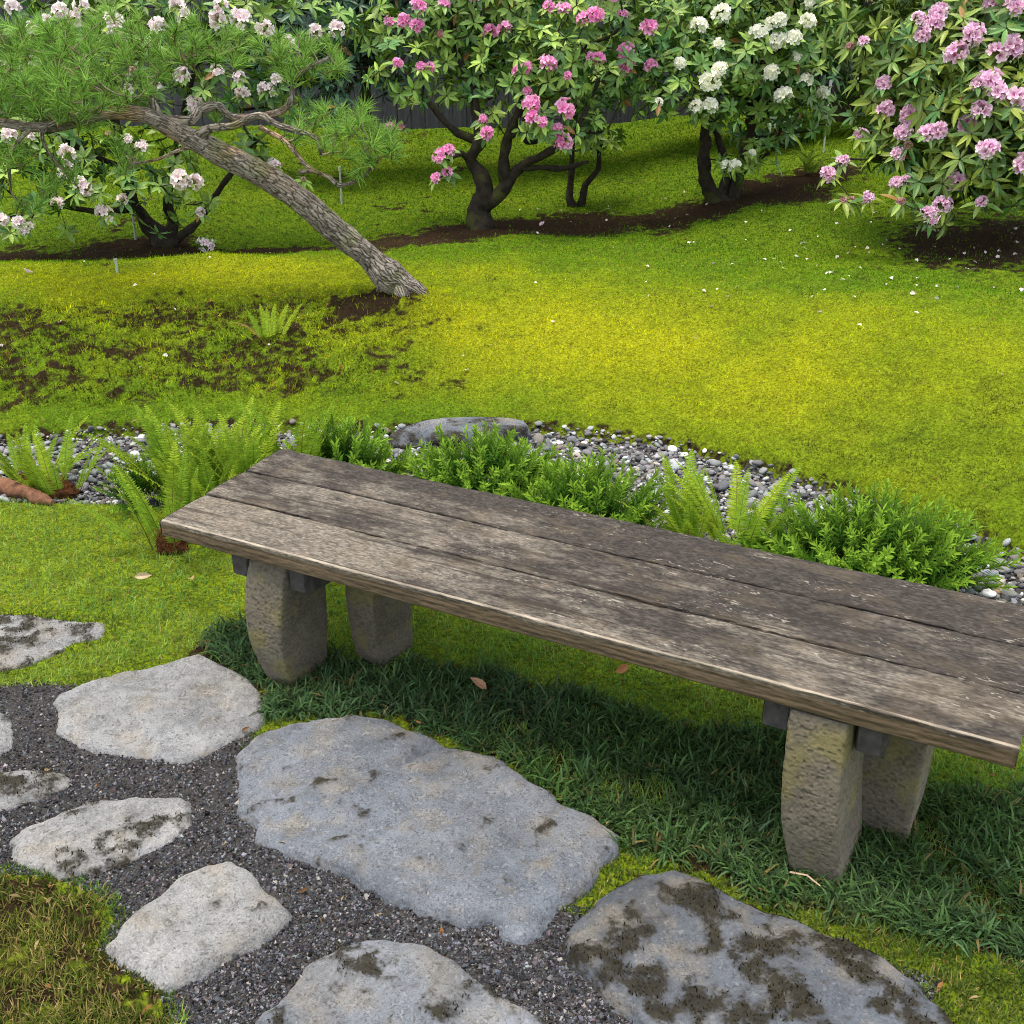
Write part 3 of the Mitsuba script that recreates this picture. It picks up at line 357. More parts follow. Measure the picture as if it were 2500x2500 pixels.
scene['wood_skin'] = bumped(wood_fn, wood_h, 0.0055, 0.75, 0.25)
scene['leg_skin'] = bumped(leg_fn, leg_h, 0.0028, 0.9, 0.2)
scene['bark_skin'] = bumped(bark_fn, bark_h, 0.012, 0.9, 0.15)
scene['dark_bark'] = rough(dark_bark_fn, 0.9, 0.15)
scene['twig_bark'] = rough(lambda p, n, uv: mix([0.09, 0.07, 0.05], [0.36, 0.30, 0.23], fbm(p.x * 30, p.y * 30, p.z * 30, 3)), 0.9, 0.15)
scene['fence_skin'] = rough(fence_fn, 0.85, 0.2)
scene['dark_wood'] = rough(lambda p, n, uv: mix([0.022, 0.020, 0.022], [0.085, 0.08, 0.085], fbm(p.x * 90, p.y * 90, p.z * 60, 3)), 0.8, 0.2)
scene['grey_pipe'] = {'type': 'principled', 'base_color': {'type': 'rgb', 'value': [0.34, 0.38, 0.38]}, 'roughness': 0.5}

# ---------------------------------------------------------------- the ground, as one sheet cut into its kinds
P_GRAVEL, P_MONDO, P_SPARSE = (Polygon(a).buffer(0) for a in (GRAVEL, MONDO, SPARSE))
P_MONDO = P_MONDO.buffer(0.045)
P_STONE = {k: Polygon(v).buffer(0) for k, v in STONES.items()}
ALL_STONES = shapely.union_all(list(P_STONE.values()))
inside = lambda poly, x, y: shapely.contains_xy(poly, x, y)  # noqa: E731
BED = LineString([(-4.6, 7.0), (-3.3, 7.25), (-2.4, 7.6), (-1.3, 7.35), (-0.6, 7.35), (-0.1, 7.75), (0.7, 8.0), (1.6, 8.05), (2.3, 8.4)])
BED_R = LineString([(2.75, 6.6), (3.4, 6.5), (4.6, 6.3)])
FOOT = LineString([(-0.85, 5.98), (-0.62, 5.98)])


def moss_cover(x, y):
    """How much moss (0 bare soil to 1) grows at (x, y) on the bank."""
    d = bank_d(x, y)
    pts = shapely.points(x, y)
    wob = (n2(x, y, 2.3, 5) - 0.5) * 0.8
    bed = 1 - sstep(0.10, 0.50, shapely.distance(BED, pts) + wob * 0.9 + (n2(x, y, 9, 6) - 0.5) * 0.35)
    bed_r = 1 - sstep(0.2, 0.8, shapely.distance(BED_R, pts) + wob + (n2(x, y, 9, 6) - 0.5) * 0.35)
    foot = 1 - sstep(0.02, 0.22, shapely.distance(FOOT, pts) + wob * 0.5)
    slope = sstep(-0.2, -1.1, x) * sstep(0.15, 0.5, d) * (1 - sstep(1.1, 1.5, d))
    patch = sstep(0.36, 0.70, 0.65 * n2(x, y, 34.0, 9) + 0.35 * n2(x, y, 10.0, 10)) * (0.16 * slope + 0.06)
    lip = (1 - sstep(0.03, 0.09, d)) * 0.55
    return np.clip(1 - np.maximum.reduce([bed * 0.95, bed_r * 0.8, foot * 0.8, patch, lip]), 0, 1)


def dark_moss(x, y):
    """Patches where the moss colour turns darker olive, more of them left and right."""
    d = bank_d(x, y)
    k = 0.55 * n2(x, y, 4.5, 81) + 0.45 * n2(x, y, 15, 82)
    left = sstep(0.1, -1.2, x) * (1 - sstep(1.15, 1.6, d)) * sstep(0.1, 0.35, d)
    right = sstep(0.9, 1.9, x) * (1 - sstep(0.9, 1.6, d))
    return np.clip(sstep(0.57, 0.72, k + 0.21 * left + 0.16 * right) * 0.9, 0, 1)


def moss_yellow(x, y):  # yellow pools of sunlight painted into the moss colour, plus random tone
    d = bank_d(x, y)
    painted_sun = np.exp(-(((x - 0.45) / 1.35) ** 2 + ((d - 0.95) / 0.70) ** 2)) + 0.7 * np.exp(-(((x + 2.0) / 1.6) ** 2 + ((d - 1.75) / 0.35) ** 2)) \
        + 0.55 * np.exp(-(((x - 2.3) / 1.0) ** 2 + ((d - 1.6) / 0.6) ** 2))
    return np.clip(0.05 + 0.74 * painted_sun + (n2(x, y, 1.7, 3) - 0.5) * (0.9 - 0.55 * sstep(1.9, 2.9, d)) + (n2(x, y, 8, 4) - 0.5) * 0.35, 0, 1)


def relief(x, y):
    """Small lumps: cushions of moss on the bank, crumbs on the lawn."""
    d = bank_d(x, y)
    on = sstep(0.02, 0.12, d)
    slope = sstep(0.0, -1.2, x) * sstep(0.1, 0.3, d) * (1 - sstep(1.2, 1.8, d))
    return on * ((n2(x, y, 2.6, 34) - 0.5) * 0.07 + (n2(x, y, 9, 31) - 0.5) * (0.04 + 0.07 * slope) + (n2(x, y, 28, 32, 2) - 0.5) * (0.020 + 0.024 * slope)) + (1 - on) * (n2(x, y, 16, 33) - 0.5) * 0.012


def axis(lo, hi, step, far):
    a = np.arange(lo, hi, step)
    g = step * 1.35 ** np.arange(1, 40)
    g = np.cumsum(g)
    g = g[g < far]
    return np.concatenate([lo - g[::-1], a, hi + g])


gx, gy = axis(-5.5, 6.0, 0.028, 120), axis(0.7, 10.5, 0.028, 160)
X, Y = np.meshgrid(gx, gy, indexing='ij')
Z = ground_z(X, Y) + relief(X, Y)
fx, fy = X.ravel(), Y.ravel()
i, j = np.meshgrid(np.arange(len(gx) - 1), np.arange(len(gy) - 1), indexing='ij')
q = (i * len(gy) + j).ravel()
quads = np.stack([q, q + len(gy), q + len(gy) + 1, q + 1], 1)
cx, cy = fx[quads].mean(1), fy[quads].mean(1)
on_bank = bank_d(cx, cy) > 0
on_bed = ~on_bank & (cy > np.interp(cx, NEAR_X, NEAR_Y))
on_path = ~on_bank & ~on_bed & inside(P_GRAVEL, cx, cy)
lawn_moss = np.where(inside(P_SPARSE, fx, fy), 0.36, np.where(inside(P_MONDO, fx, fy), 0.1, 0.85)) + (n2(fx, fy, 12, 8) - 0.5) * 0.5
vb = bank_d(fx, fy) > 0
UV = np.stack([np.where(vb, moss_cover(fx, fy) * (1 - (0.14 + 0.44 * sstep(0.6, -0.4, fx)) * dark_moss(fx, fy) - 0.22 * sstep(1.9, 2.9, bank_d(fx, fy))), lawn_moss), np.where(vb, moss_yellow(fx, fy), 0.05 + 0.4 * n2(fx, fy, 3, 12))], 1)  # soil mixed in under darker olive moss, and far back as painted shade
V = np.stack([fx, fy, Z.ravel()], 1)
for name, pick, skin in (('lawn', ~on_bank & ~on_bed & ~on_path, 'ground_skin'), ('gravel_path', on_path, 'grit_skin'), ('stream_bed', on_bed, 'grit_skin'), ('moss_bank', on_bank, 'ground_skin')):
    ids, f = np.unique(quads[pick], return_inverse=True)
    f = f.reshape(-1, 4)
    tri = np.vstack([f[:, [0, 1, 2]], f[:, [0, 2, 3]]])
    put(name, mikit.ply(trimesh.Trimesh(V[ids], tri, process=False), skin, smooth=True, uv=UV[ids]), kind='structure')


def surface(x, y):
    return ground_z(x, y) + relief(x, y)


def wedge(n, y0, y1, power, rng=RNG, margin=0.25):
    """Random (x, y) in the part of the garden that a visitor on the path overlooks, thinning out with distance."""
    u = rng.uniform(0, 1, n)
    y = (y0 ** (1 - power) + u * (y1 ** (1 - power) - y0 ** (1 - power))) ** (1 / (1 - power))
    return rng.uniform(-1, 1, n) * (0.56 * y + margin), y


# moss fur on the bank
x, y = wedge(430000, 2.6, 11.6, 1.5)
dd = bank_d(x, y)
hill = sstep(0.1, -1.0, x) * sstep(0.1, 0.3, dd) * (1 - sstep(1.2, 1.6, dd))
cush = n2(x, y, 27, 45)
gap = hill * (1 - sstep(0.45, 0.60, cush))
keep = (bank_d(x, y) > 0.01) & (RNG.uniform(0, 1, len(x)) < moss_cover(x, y) ** 1.5 + 0.03)
x, y, hill, gap = x[keep], y[keep], hill[keep], gap[keep][:, None]
yel = np.clip(moss_yellow(x, y) + RNG.normal(0, 0.16, len(x)), 0, 1)[:, None]
clump = 0.5 * n2(x, y, 22, 41) + 0.5 * n2(x, y, 8, 42)
tone = RNG.uniform(0.68, 1.3, (len(x), 1)) * (0.25 + 1.5 * clump[:, None])
col = (np.array([0.150, 0.300, 0.010]) * (1 - yel) + np.array([0.60, 0.66, 0.010]) * yel) * tone
rust = RNG.uniform(0, 1, len(x)) < 0.05 + 0.10 * (n2(x, y, 3.1, 43) > 0.56)
gold = 0.6 * sstep(0.62, 0.95, yel)
col = col * (1 - gold) + np.array([[0.70, 0.60, 0.010]]) * tone * gold
col[rust] = np.array([0.23, 0.135, 0.035]) * tone[rust]
worn = dark_moss(x, y)[:, None] * (1 - 0.75 * hill[:, None])  # share of darker olive colour in each blade
col = col * (1 + hill[:, None] * np.array([[0.55, 0.35, 0.3]]))
col = col * (1 - gap) + np.array([[0.036, 0.034, 0.011]]) * tone * gap
col = col * (1 - worn) + np.array([0.050, 0.058, 0.012]) * tone * worn
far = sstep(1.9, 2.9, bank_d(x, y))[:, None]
col = col * (1 - far) + col * np.array([0.52, 0.66, 0.8]) * far  # far moss colour dimmed to stand in for tree shade
h = RNG.uniform(0.007, 0.018, len(x)) * (0.8 + 0.16 * (y - 3)) * (0.6 + 0.8 * clump) * (1 + 0.8 * hill)
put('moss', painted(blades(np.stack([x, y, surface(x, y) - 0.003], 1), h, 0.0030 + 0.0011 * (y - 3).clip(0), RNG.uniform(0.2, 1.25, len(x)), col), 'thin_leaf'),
    'bright yellow green moss carpeting the garden bank', 'moss', kind='stuff')

# lawn: fine grass and moss around the bench and at the path
x, y = wedge(230000, 1.05, 4.3, 1.35)
ok = (bank_d(x, y) < 0) & (y < np.interp(x, NEAR_X, NEAR_Y) + 0.03) & ~inside(P_GRAVEL.buffer(-0.015), x, y) & ~inside(ALL_STONES.buffer(-0.012), x, y)
mondo_in = inside(P_MONDO, x, y)
sparse_in = inside(P_SPARSE, x, y)
edge = shapely.distance(ALL_STONES, shapely.points(x, y))
ok &= ~(mondo_in & (n2(x, y, 9, 66) > 0.37) & (RNG.uniform(0, 1, len(x)) < 0.85)) & ~(sparse_in & (RNG.uniform(0, 1, len(x)) > 0.22 + 0.78 * sstep(0.36, 0.54, n2(x, y, 24, 51))))
x, y, edge, sparse_in = x[ok], y[ok], edge[ok], sparse_in[ok]
shade_and_rim = np.maximum(sstep(0.25, 0.8, x) * sstep(2.1, 1.7, y) * 0.6, sstep(0.07, 0.02, edge) * 0.5)  # shade painted into the lawn at lower right; darker rim along stones
mossy = (edge < 0.05) | (x > 1.05) & (y < 1.75) | (n2(x, y, 4, 52) > 0.56)
yel = np.clip((n2(x, y, 5, 53) - 0.35) * 1.5 + RNG.normal(0, 0.2, len(x)), 0, 1)[:, None]
tone = RNG.uniform(0.6, 1.35, (len(x), 1)) * (0.45 + 1.1 * n2(x, y, 20, 54)[:, None])
col = (np.array([0.135, 0.285, 0.055]) * (1 - yel) + np.array([0.40, 0.50, 0.105]) * yel) * tone
col *= 1 - shade_and_rim[:, None]
col[sparse_in] *= np.array([0.62, 0.50, 0.45])
straw = RNG.uniform(0, 1, len(x)) < np.where(sparse_in, 0.30, 0.06)
col[straw] = np.array([0.34, 0.27, 0.11]) * tone[straw]
h = np.where(mossy, RNG.uniform(0.010, 0.022, len(x)), RNG.uniform(0.016, 0.038, len(x)))
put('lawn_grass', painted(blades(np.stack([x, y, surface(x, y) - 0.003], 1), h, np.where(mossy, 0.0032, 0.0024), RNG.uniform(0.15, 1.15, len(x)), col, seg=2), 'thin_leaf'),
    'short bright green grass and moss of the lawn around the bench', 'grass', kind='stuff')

# dwarf mondo grass: dark tufts under and in front of the bench
a, b = RNG.uniform(-1.4, 2.2, 30000), RNG.uniform(0.9, 3.4, 30000)
ok = inside(P_MONDO, a + (n2(a, b, 7, 64) - 0.5) * 0.2, b + (n2(a, b, 7, 65) - 0.5) * 0.2) & (n2(a, b, 9, 66) > 0.385) & ~inside(ALL_STONES.buffer(0.012), a, b)
a, b = a[ok][:2150], b[ok][:2150]
nb = 17
x, y = (np.repeat(v, nb) + RNG.normal(0, 0.011, len(v) * nb) for v in (a, b))
big = np.repeat(RNG.uniform(0.7, 1.2, len(a)) * (0.75 + 0.5 * n2(a, b, 3.5, 61)), nb)
tint = np.repeat(RNG.uniform(0.75, 1.3, (len(a), 1)) * np.array([[1, 1, 1]]) + RNG.normal(0, 0.05, (len(a), 3)), nb, 0)
blue = np.clip(n2(x, y, 3, 62) - 0.1 + RNG.normal(0, 0.15, len(x)), 0, 1)[:, None]
col = (np.array([0.062, 0.125, 0.030]) * (1 - blue) + np.array([0.066, 0.120, 0.072]) * blue) * tint * RNG.uniform(0.45, 1.6, (len(x), 1))
dry = RNG.uniform(0, 1, len(x)) < 0.03
col[dry] = np.array([[0.20, 0.16, 0.07]]) * RNG.uniform(0.5, 1.3, (int(dry.sum()), 1))
put('mondo_grass', painted(blades(np.stack([x, y, surface(x, y) - 0.004], 1), RNG.uniform(0.030, 0.068, len(x)) * big, RNG.uniform(0.0044, 0.0074, len(x)), RNG.uniform(0.35, 2.0, len(x)), col, seg=4, curl=0.85), 'thin_leaf'),
    'dark green tufts of dwarf mondo grass under and in front of the bench', 'grass', kind='stuff')


# ---------------------------------------------------------------- gravel and pebbles
def pebble_shape(seed, sub=1, rough_=0.25, flat_=0.7):
    m = trimesh.creation.icosphere(subdivisions=sub, radius=1.0)
    v = m.vertices * (1 + rough_ * 2 * (meshkit.fbm(m.vertices * 1.1 + seed * 7.3, 2, seed)[:, None] - 0.5))
    return v * np.array([1.0, 0.8, flat_]), np.array(m.faces)


x, y = wedge(300000, 1.0, 3.4, 1.6)
ok = inside(P_GRAVEL.buffer(0.01), x, y) & ~inside(ALL_STONES.buffer(-0.01), x, y)
x, y = x[ok], y[ok]
bare = n2(x, y, 6, 71)
ok = RNG.uniform(0, 1, len(x)) < sstep(0.20, 0.40, bare) * 0.95 + 0.2
x, y = x[ok], y[ok]
pieces, n = [], len(x)
octa = np.array([[1, 0, 0], [-1, 0, 0], [0, 1, 0], [0, -1, 0], [0, 0, 1], [0, 0, -1.0]])
of = np.array([[0, 2, 4], [2, 1, 4], [1, 3, 4], [3, 0, 4], [2, 0, 5], [1, 2, 5], [3, 1, 5], [0, 3, 5]])
which = RNG.integers(0, 6, n)
for k in range(6):
    s = which == k
    m = int(s.sum())
    v = octa * RNG.uniform(0.55, 1.25, (6, 1)) + RNG.normal(0, 0.18, (6, 3))
    size = np.exp(RNG.normal(math.log(0.0027), 0.40, m))
    rot = frames(unit(RNG.normal(0, 1, (m, 3)) + [0, 0, 1.2]), RNG.uniform(0, 6.28, m))
    shade = np.exp(RNG.normal(math.log(0.062), 0.75, (m, 1)))
    hue = np.array([1, 1, 1]) + RNG.normal(0, 0.05, (m, 3)) + RNG.choice([0, 1], (m, 1), p=[0.75, 0.25]) * np.array([[0.18, 0.02, -0.15]]) + np.array([[-0.08, 0.0, 0.20]])
    pieces.append(bake(v, of, mats(rot, np.stack([x[s], y[s], surface(x[s], y[s]) + 0.001], 1), size), np.ones((6, 3)), np.clip(shade * hue, 0.012, 0.30)))
put('gravel', painted(joined(pieces), 'matte'), 'fine dark grey gravel between the stepping stones', 'gravel', kind='stuff')

x, y = RNG.uniform(-3.6, 3.2, 90000), RNG.uniform(2.2, 5.0, 90000)
ok = (bank_d(x, y) < 0.03) & (y > np.interp(x, NEAR_X, NEAR_Y) - 0.02) & (np.abs(x) < 0.6 * y + 0.3)
x, y = x[ok][:23000], y[ok][:23000]
pieces, n = [], len(x)
which = RNG.integers(0, 7, n)
size = np.exp(RNG.normal(math.log(0.0088), 0.45, n))
for k in range(7):
    s = which == k
    m = int(s.sum())
    v, f = pebble_shape(k, 1, 0.32, 0.50)
    rot = frames(unit(RNG.normal(0, 0.35, (m, 3)) + [0, 0, 1.0]), RNG.uniform(0, 6.28, m))
    shade = np.exp(RNG.normal(math.log(0.175), 0.58, (m, 1)))
    hue = np.array([[0.94, 1.0, 1.10]]) + RNG.normal(0, 0.035, (m, 3)) + RNG.choice([0, 1], (m, 1), p=[0.8, 0.2]) * np.array([[0.12, 0.0, -0.13]])
    pieces.append(bake(v, f, mats(rot, np.stack([x[s], y[s], surface(x[s], y[s]) + size[s] * RNG.uniform(-0.1, 0.9, m)], 1), size[s]), np.ones((len(v), 3)), np.clip(shade * hue, 0.04, 0.8)))
put('river_pebbles', painted(joined(pieces), 'matte', smooth=True), 'small rounded grey and white pebbles filling the dry stream', 'pebbles', kind='stuff')

# ---------------------------------------------------------------- stepping stones
STONE_SAY = {
    'S1': ('flat grey stone half overgrown with olive moss in the lawn, nearest the pebble stream', 0.9, 0.50, 0.0, 0.016),
    'S2': ('smooth pale grey oval stepping stone just left of the near bench leg', 0.75, 0.0, 0.0, 0.026),
    'S3': ('small rounded stone cut by the left border beside the gravel', 0.8, 0.15, 0.0, 0.02),
    'S4': ('small flat moss filmed stepping stone cut by the left border, just above the whitish one', 0.95, 0.60, 0.0, 0.018),
    'S5': ('whitish stepping stone with a few brown moss spots along its left half', 0.95, 0.24, 0.0, 0.022),
    'S6': ('clean pale four cornered stepping stone with a shallow pit in its middle', 0.9, 0.02, 0.0, 0.026),
    'S7': ('largest blue grey slab with a cracked notched edge in front of the bench', 0.10, 0.03, 1.0, 0.032),
    'S8': ('rough grey stepping stone cut by the bottom border, ringed by gravel', 0.25, 0.16, 0.0, 0.026),
    'S9': ('grey boulder slab blotched with dark moss near the right bench leg', -0.45, 0.36, 0.0, 0.042),
}
CRACKS = {'S7': [tuple(map(tuple, PTS['crack1'])), tuple(map(tuple, PTS['crack2']))]}


def chaikin(p, n=2):
    for _ in range(n):
        q = np.roll(p, -1, 0)
        p = np.stack([0.75 * p + 0.25 * q, 0.25 * p + 0.75 * q], 1).reshape(-1, 2)
    return p


def stepping_stone(key, pts, moss_amount, tone, rise, seed, step=0.011):
    ring = np.array(pts)
    line = LineString(np.vstack([ring, ring[:1]]))
    n = int(line.length / step)
    ring = np.array([line.interpolate(t, normalized=True).coords[0] for t in np.arange(n) / n])
    c = ring.mean(0)
    ring = ring + unit(ring - c) * ((n2(ring[:, 0], ring[:, 1], 16, seed) - 0.5) * 0.034 + (n2(ring[:, 0], ring[:, 1], 60, seed + 1) - 0.5) * 0.010)[:, None]
    poly = Polygon(ring).buffer(0)
    if poly.geom_type != 'Polygon':
        poly = max(poly.geoms, key=lambda g: g.area)
    x0, y0, x1, y1 = poly.bounds
    xs, ys = np.meshgrid(np.arange(x0, x1, step), np.arange(y0, y1, step))
    xs, ys = xs.ravel() + RNG.uniform(-0.3, 0.3, xs.size) * step, ys.ravel() + RNG.uniform(-0.3, 0.3, ys.size) * step
    k = inside(poly.buffer(-step * 0.45), xs, ys)
    P = np.vstack([ring, np.stack([xs[k], ys[k]], 1)])
    tri = Delaunay(P).simplices
    mid = P[tri].mean(1)
    tri = tri[inside(poly, mid[:, 0], mid[:, 1])]
    area = np.cross(P[tri[:, 1]] - P[tri[:, 0]], P[tri[:, 2]] - P[tri[:, 0]])
    tri[area < 0] = tri[area < 0][:, [0, 2, 1]]
    d = cKDTree(ring).query(P)[0]
    top = rise * (1 - np.exp(-d / 0.011)) + 0.22 * rise * (1 - np.exp(-d / 0.10)) + (n2(P[:, 0], P[:, 1], 6, seed + 2) - 0.5) * 0.040 * np.clip(d / 0.05, 0, 1) + (n2(P[:, 0], P[:, 1], 24, seed + 3) - 0.5) * 0.014 + (n2(P[:, 0], P[:, 1], 75, seed + 8) - 0.5) * 0.004
    if key == 'S6':
        top -= 0.012 * np.exp(-((P - c) ** 2).sum(1) / 0.06 ** 2)
    for p, q in CRACKS.get(key, []):
        dist = shapely.distance(LineString([p, q]), shapely.points(P))
        top -= 0.020 * np.exp(-(dist / 0.010) ** 2)
    cover = meshkit.fbm(np.c_[P * 16, np.full(len(P), seed)], 3, seed + 4) * 0.62 + meshkit.fbm(np.c_[P * 38, np.full(len(P), seed)], 3, seed + 5) * 0.38
    lim = np.quantile(cover, 1 - moss_amount) if moss_amount > 0 else 2
    moss = sstep(lim - 0.13, lim + 0.13, cover + 0.6 * (0.02 - top + rise) * (d > 0.03)) * (moss_amount > 0)
    rim = np.clip(1 - d / 0.02, 0, 1) * 0.25 + {'S9': 0.20, 'S7': 0.05, 'S8': 0.08}.get(key, 0.0)
    v = np.c_[P, top - 0.008 + moss * 0.005]
    m = len(v)
    low = np.c_[ring + unit(ring - c) * 0.012, np.full(n, -0.05)]
    a = np.arange(n)
    b = (a + 1) % n
    ccw = Polygon(ring).exterior.is_ccw
    side = np.vstack([np.stack([a, a + m, b + m], 1), np.stack([a, b + m, b], 1)])
    if not ccw:
        side = side[:, [0, 2, 1]]
    uv = np.c_[np.concatenate([np.clip(moss * 0.85 + rim, 0, 1), np.full(n, 0.5)]), np.full(m + n, tone) + (n2(np.r_[P[:, 0], low[:, 0]], np.r_[P[:, 1], low[:, 1]], 7, seed + 6) - 0.5) * 0.6]
    mesh = trimesh.Trimesh(np.vstack([v, low]), np.vstack([tri, side]), process=False)
    name = thing('stepping_stone', STONE_SAY[key][0], 'stepping stone', 'stepping stones of the path')
    part(name, 'slab', mikit.ply(mesh, 'stone_skin', smooth=True, uv=np.clip(uv, -1, 1)))
    k = np.nonzero(moss > 0.70)[0]
    if len(k) > 60:
        k = RNG.choice(k, len(k) * 3)
        pos = v[k] + np.c_[RNG.normal(0, step * 0.5, (len(k), 2)), np.full(len(k), -0.002)]
        olive = RNG.uniform(0, 1, (len(k), 1))
        col = (np.array([0.012, 0.010, 0.006]) * (1 - olive) + np.array([0.085, 0.080, 0.018]) * olive ** 3) * RNG.uniform(0.6, 1.3, (len(k), 1))
        part(name, 'moss', painted(blades(pos, RNG.uniform(0.004, 0.013, len(k)), 0.003, RNG.uniform(0.1, 1.2, len(k)), col), 'thin_leaf'), kind='stuff')


for k, (key, pts) in enumerate(STONES.items()):
    say, tone, moss_amount, _, rise = STONE_SAY[key]
    stepping_stone(key, pts, moss_amount, tone, rise, 100 + 10 * k)

# ---------------------------------------------------------------- the bench
bench = thing('bench', 'long weathered plank bench on rough stone legs', 'bench')


def bench_at(s, w, z):
    """Bench coordinates (along, across, up from the ground) to world."""
    return ORG[None] * [1, 1, 0] + np.asarray(s)[:, None] * BA + np.asarray(w)[:, None] * BB + np.asarray(z)[:, None] * np.array([0, 0, 1.0])


def plank(w0, w1, tone, dark, seed, label):
    r, th = 0.0035, TH
    prof = [(w0 + r, 0), (w0 + 0.3 * r, -0.3 * r), (w0, -r), (w0 + 0.001, -th * 0.5), (w0, -th + r), (w0 + r, -th), ((w0 + w1) / 2, -th), (w1 - r, -th), (w1, -th + r), (w1, -r), (w1 - 0.3 * r, -0.3 * r), (w1 - r, 0)]
    prof += [(w1 + (w0 - w1) * t, 0) for t in np.linspace(0.06, 0.94, 15)]
    prof = np.array(prof)
    m, S = len(prof), np.linspace(0, 1, 180)
    W, Zp = np.tile(prof[:, 0], (180, 1)), np.tile(prof[:, 1], (180, 1))
    start, end = 0.035 - 0.095 * (W / WB), LB + 0.004 * math.sin(seed)
    s = start + (end - start) * S[:, None]
    lim = np.minimum(S, 1 - S)[:, None]
    lump = lambda k, q: (meshkit.fbm(np.stack([s * k, W * q, Zp * q], -1), 3, seed) - 0.5)  # noqa: E731
    edge = np.exp(-np.minimum(np.abs(W - w0), np.abs(W - w1)) / 0.006)
    Wn = W + edge * (lump(5, 3) * 0.006 + lump(40, 20) * 0.003) * np.where(np.abs(W - w0) < np.abs(W - w1), 1, -1)
    Zn = Zp + np.where(Zp > -0.01, lump(3, 8) * 0.006 + lump(30, 40) * 0.002 - edge * np.abs(lump(26, 10)) * 0.012, lump(4, 4) * 0.006)
    Zn -= np.exp(-lim / 0.004) * 0.004 * (Zp > -0.01)
    V = bench_at(s.ravel(), Wn.ravel(), 0.433 + Zn.ravel())
    i, j = np.meshgrid(np.arange(179), np.arange(m), indexing='ij')
    a, b = i * m + j, i * m + (j + 1) % m
    f = np.stack([np.stack([a, b, b + m], -1), np.stack([a, b + m, a + m], -1)], 2).reshape(-1, 3)
    c0, c1 = len(V), len(V) + 1
    V = np.vstack([V, V[:m].mean(0), V[-m:].mean(0)])
    k = np.arange(m)
    f = np.vstack([f, np.stack([(k + 1) % m, k, k * 0 + c0], 1), np.stack([179 * m + k, 179 * m + (k + 1) % m, k * 0 + c1], 1)])
    mesh = trimesh.Trimesh(V, f, process=False)
    if mesh.volume < 0:
        mesh.invert()
    sv = np.r_[s.ravel(), 0, LB]
    uv = np.c_[np.full(len(V), tone), dark + 0.20 * (sv / LB - 0.5)]
    part(bench, 'plank', mikit.ply(mesh, 'wood_skin', smooth=True, uv=uv), label)


plank(0.0, 0.1885, 0.11, -0.01, 1, 'tan grey front plank with a worn pale edge')
plank(0.1975, 0.3845, 0.47, 0.10, 2, 'mottled brown middle plank')
plank(0.3935, WB, 0.83, 0.22, 3, 'dark grey back plank')


def bench_leg(s0, s1, w0, w1, seed, bulge=0.035, foot=0.03, label=None, narrow=0.15, shear=0.0):
    m = trimesh.creation.box((1, 1, 1))
    for _ in range(6):
        m = m.subdivide()
    v = np.array(m.vertices)
    u = v + 0.5
    # rounded corners in plan
    pl = v[:, :2] * 2
    r = np.maximum(np.abs(pl[:, 0]), np.abs(pl[:, 1]))
    nrm = (np.abs(pl) ** 16).sum(1) ** (1 / 16)
    pl = pl * (r / np.maximum(nrm, 1e-6))[:, None] / 2 + 0.5
    t = u[:, 2]
    zz = -0.04 + t * (0.381 + 0.04)
    belly = np.sin(np.clip(t, 0, 1) * np.pi) ** 0.8
    taper = 1 - narrow * (1 - t) ** 2.2
    s = (s0 + s1) / 2 + shear * (1 - t) ** 2 + (pl[:, 0] - 0.5) * (s1 - s0) * (taper + 0.05 * belly)
    w = w0 + pl[:, 1] * (w1 - w0) - (1 - pl[:, 1]) * (bulge * belly) + (1 - pl[:, 1]) * foot * (1 - t) ** 2.5
    p = bench_at(s, w, zz)
    n = unit(np.c_[(pl - 0.5) @ np.stack([BA[:2], BB[:2]]), np.zeros(len(v))])
    p += n * ((meshkit.fbm(p * 7, 3, seed) - 0.5) * 0.012 + (meshkit.fbm(p * 60, 3, seed + 1) - 0.5) * 0.004)[:, None]
    part(bench, 'leg', mikit.ply(trimesh.Trimesh(p, m.faces, process=False), 'leg_skin', smooth=True), label)


bench_leg(0.300, 0.420, 0.045, 0.19, 5, 0.05, 0.035, None, 0.45)
bench_leg(0.455, 0.545, 0.245, 0.40, 6)
bench_leg(1.695, 1.808, 0.005, 0.20, 7, 0.030, 0.015, 'rough lichen crusted leg', 0.12, 0.04)
bench_leg(1.795, 1.930, 0.198, 0.39, 8, 0.02, 0.02, 'pale rear leg half hidden by the lichen crusted one')


def cross_beam(s0, s1):
    m = trimesh.creation.box((1, 1, 1)).subdivide().subdivide().subdivide()
    v = m.vertices * 2
    r, nrm = np.abs(v).max(1), (np.abs(v) ** 14).sum(1) ** (1 / 14)
    v = v * (r / nrm)[:, None] / 2 + 0.5
    p = bench_at(s0 + v[:, 0] * (s1 - s0), 0.035 + v[:, 1] * 0.50, 0.302 + v[:, 2] * 0.0825)
    part(bench, 'cross_beam', mikit.ply(trimesh.Trimesh(p, m.faces, process=False), 'dark_wood', smooth=30))


for s0, s1 in ((0.235, 0.298), (0.426, 0.484), (1.632, 1.694), (1.814, 1.872)):
    cross_beam(s0, s1)


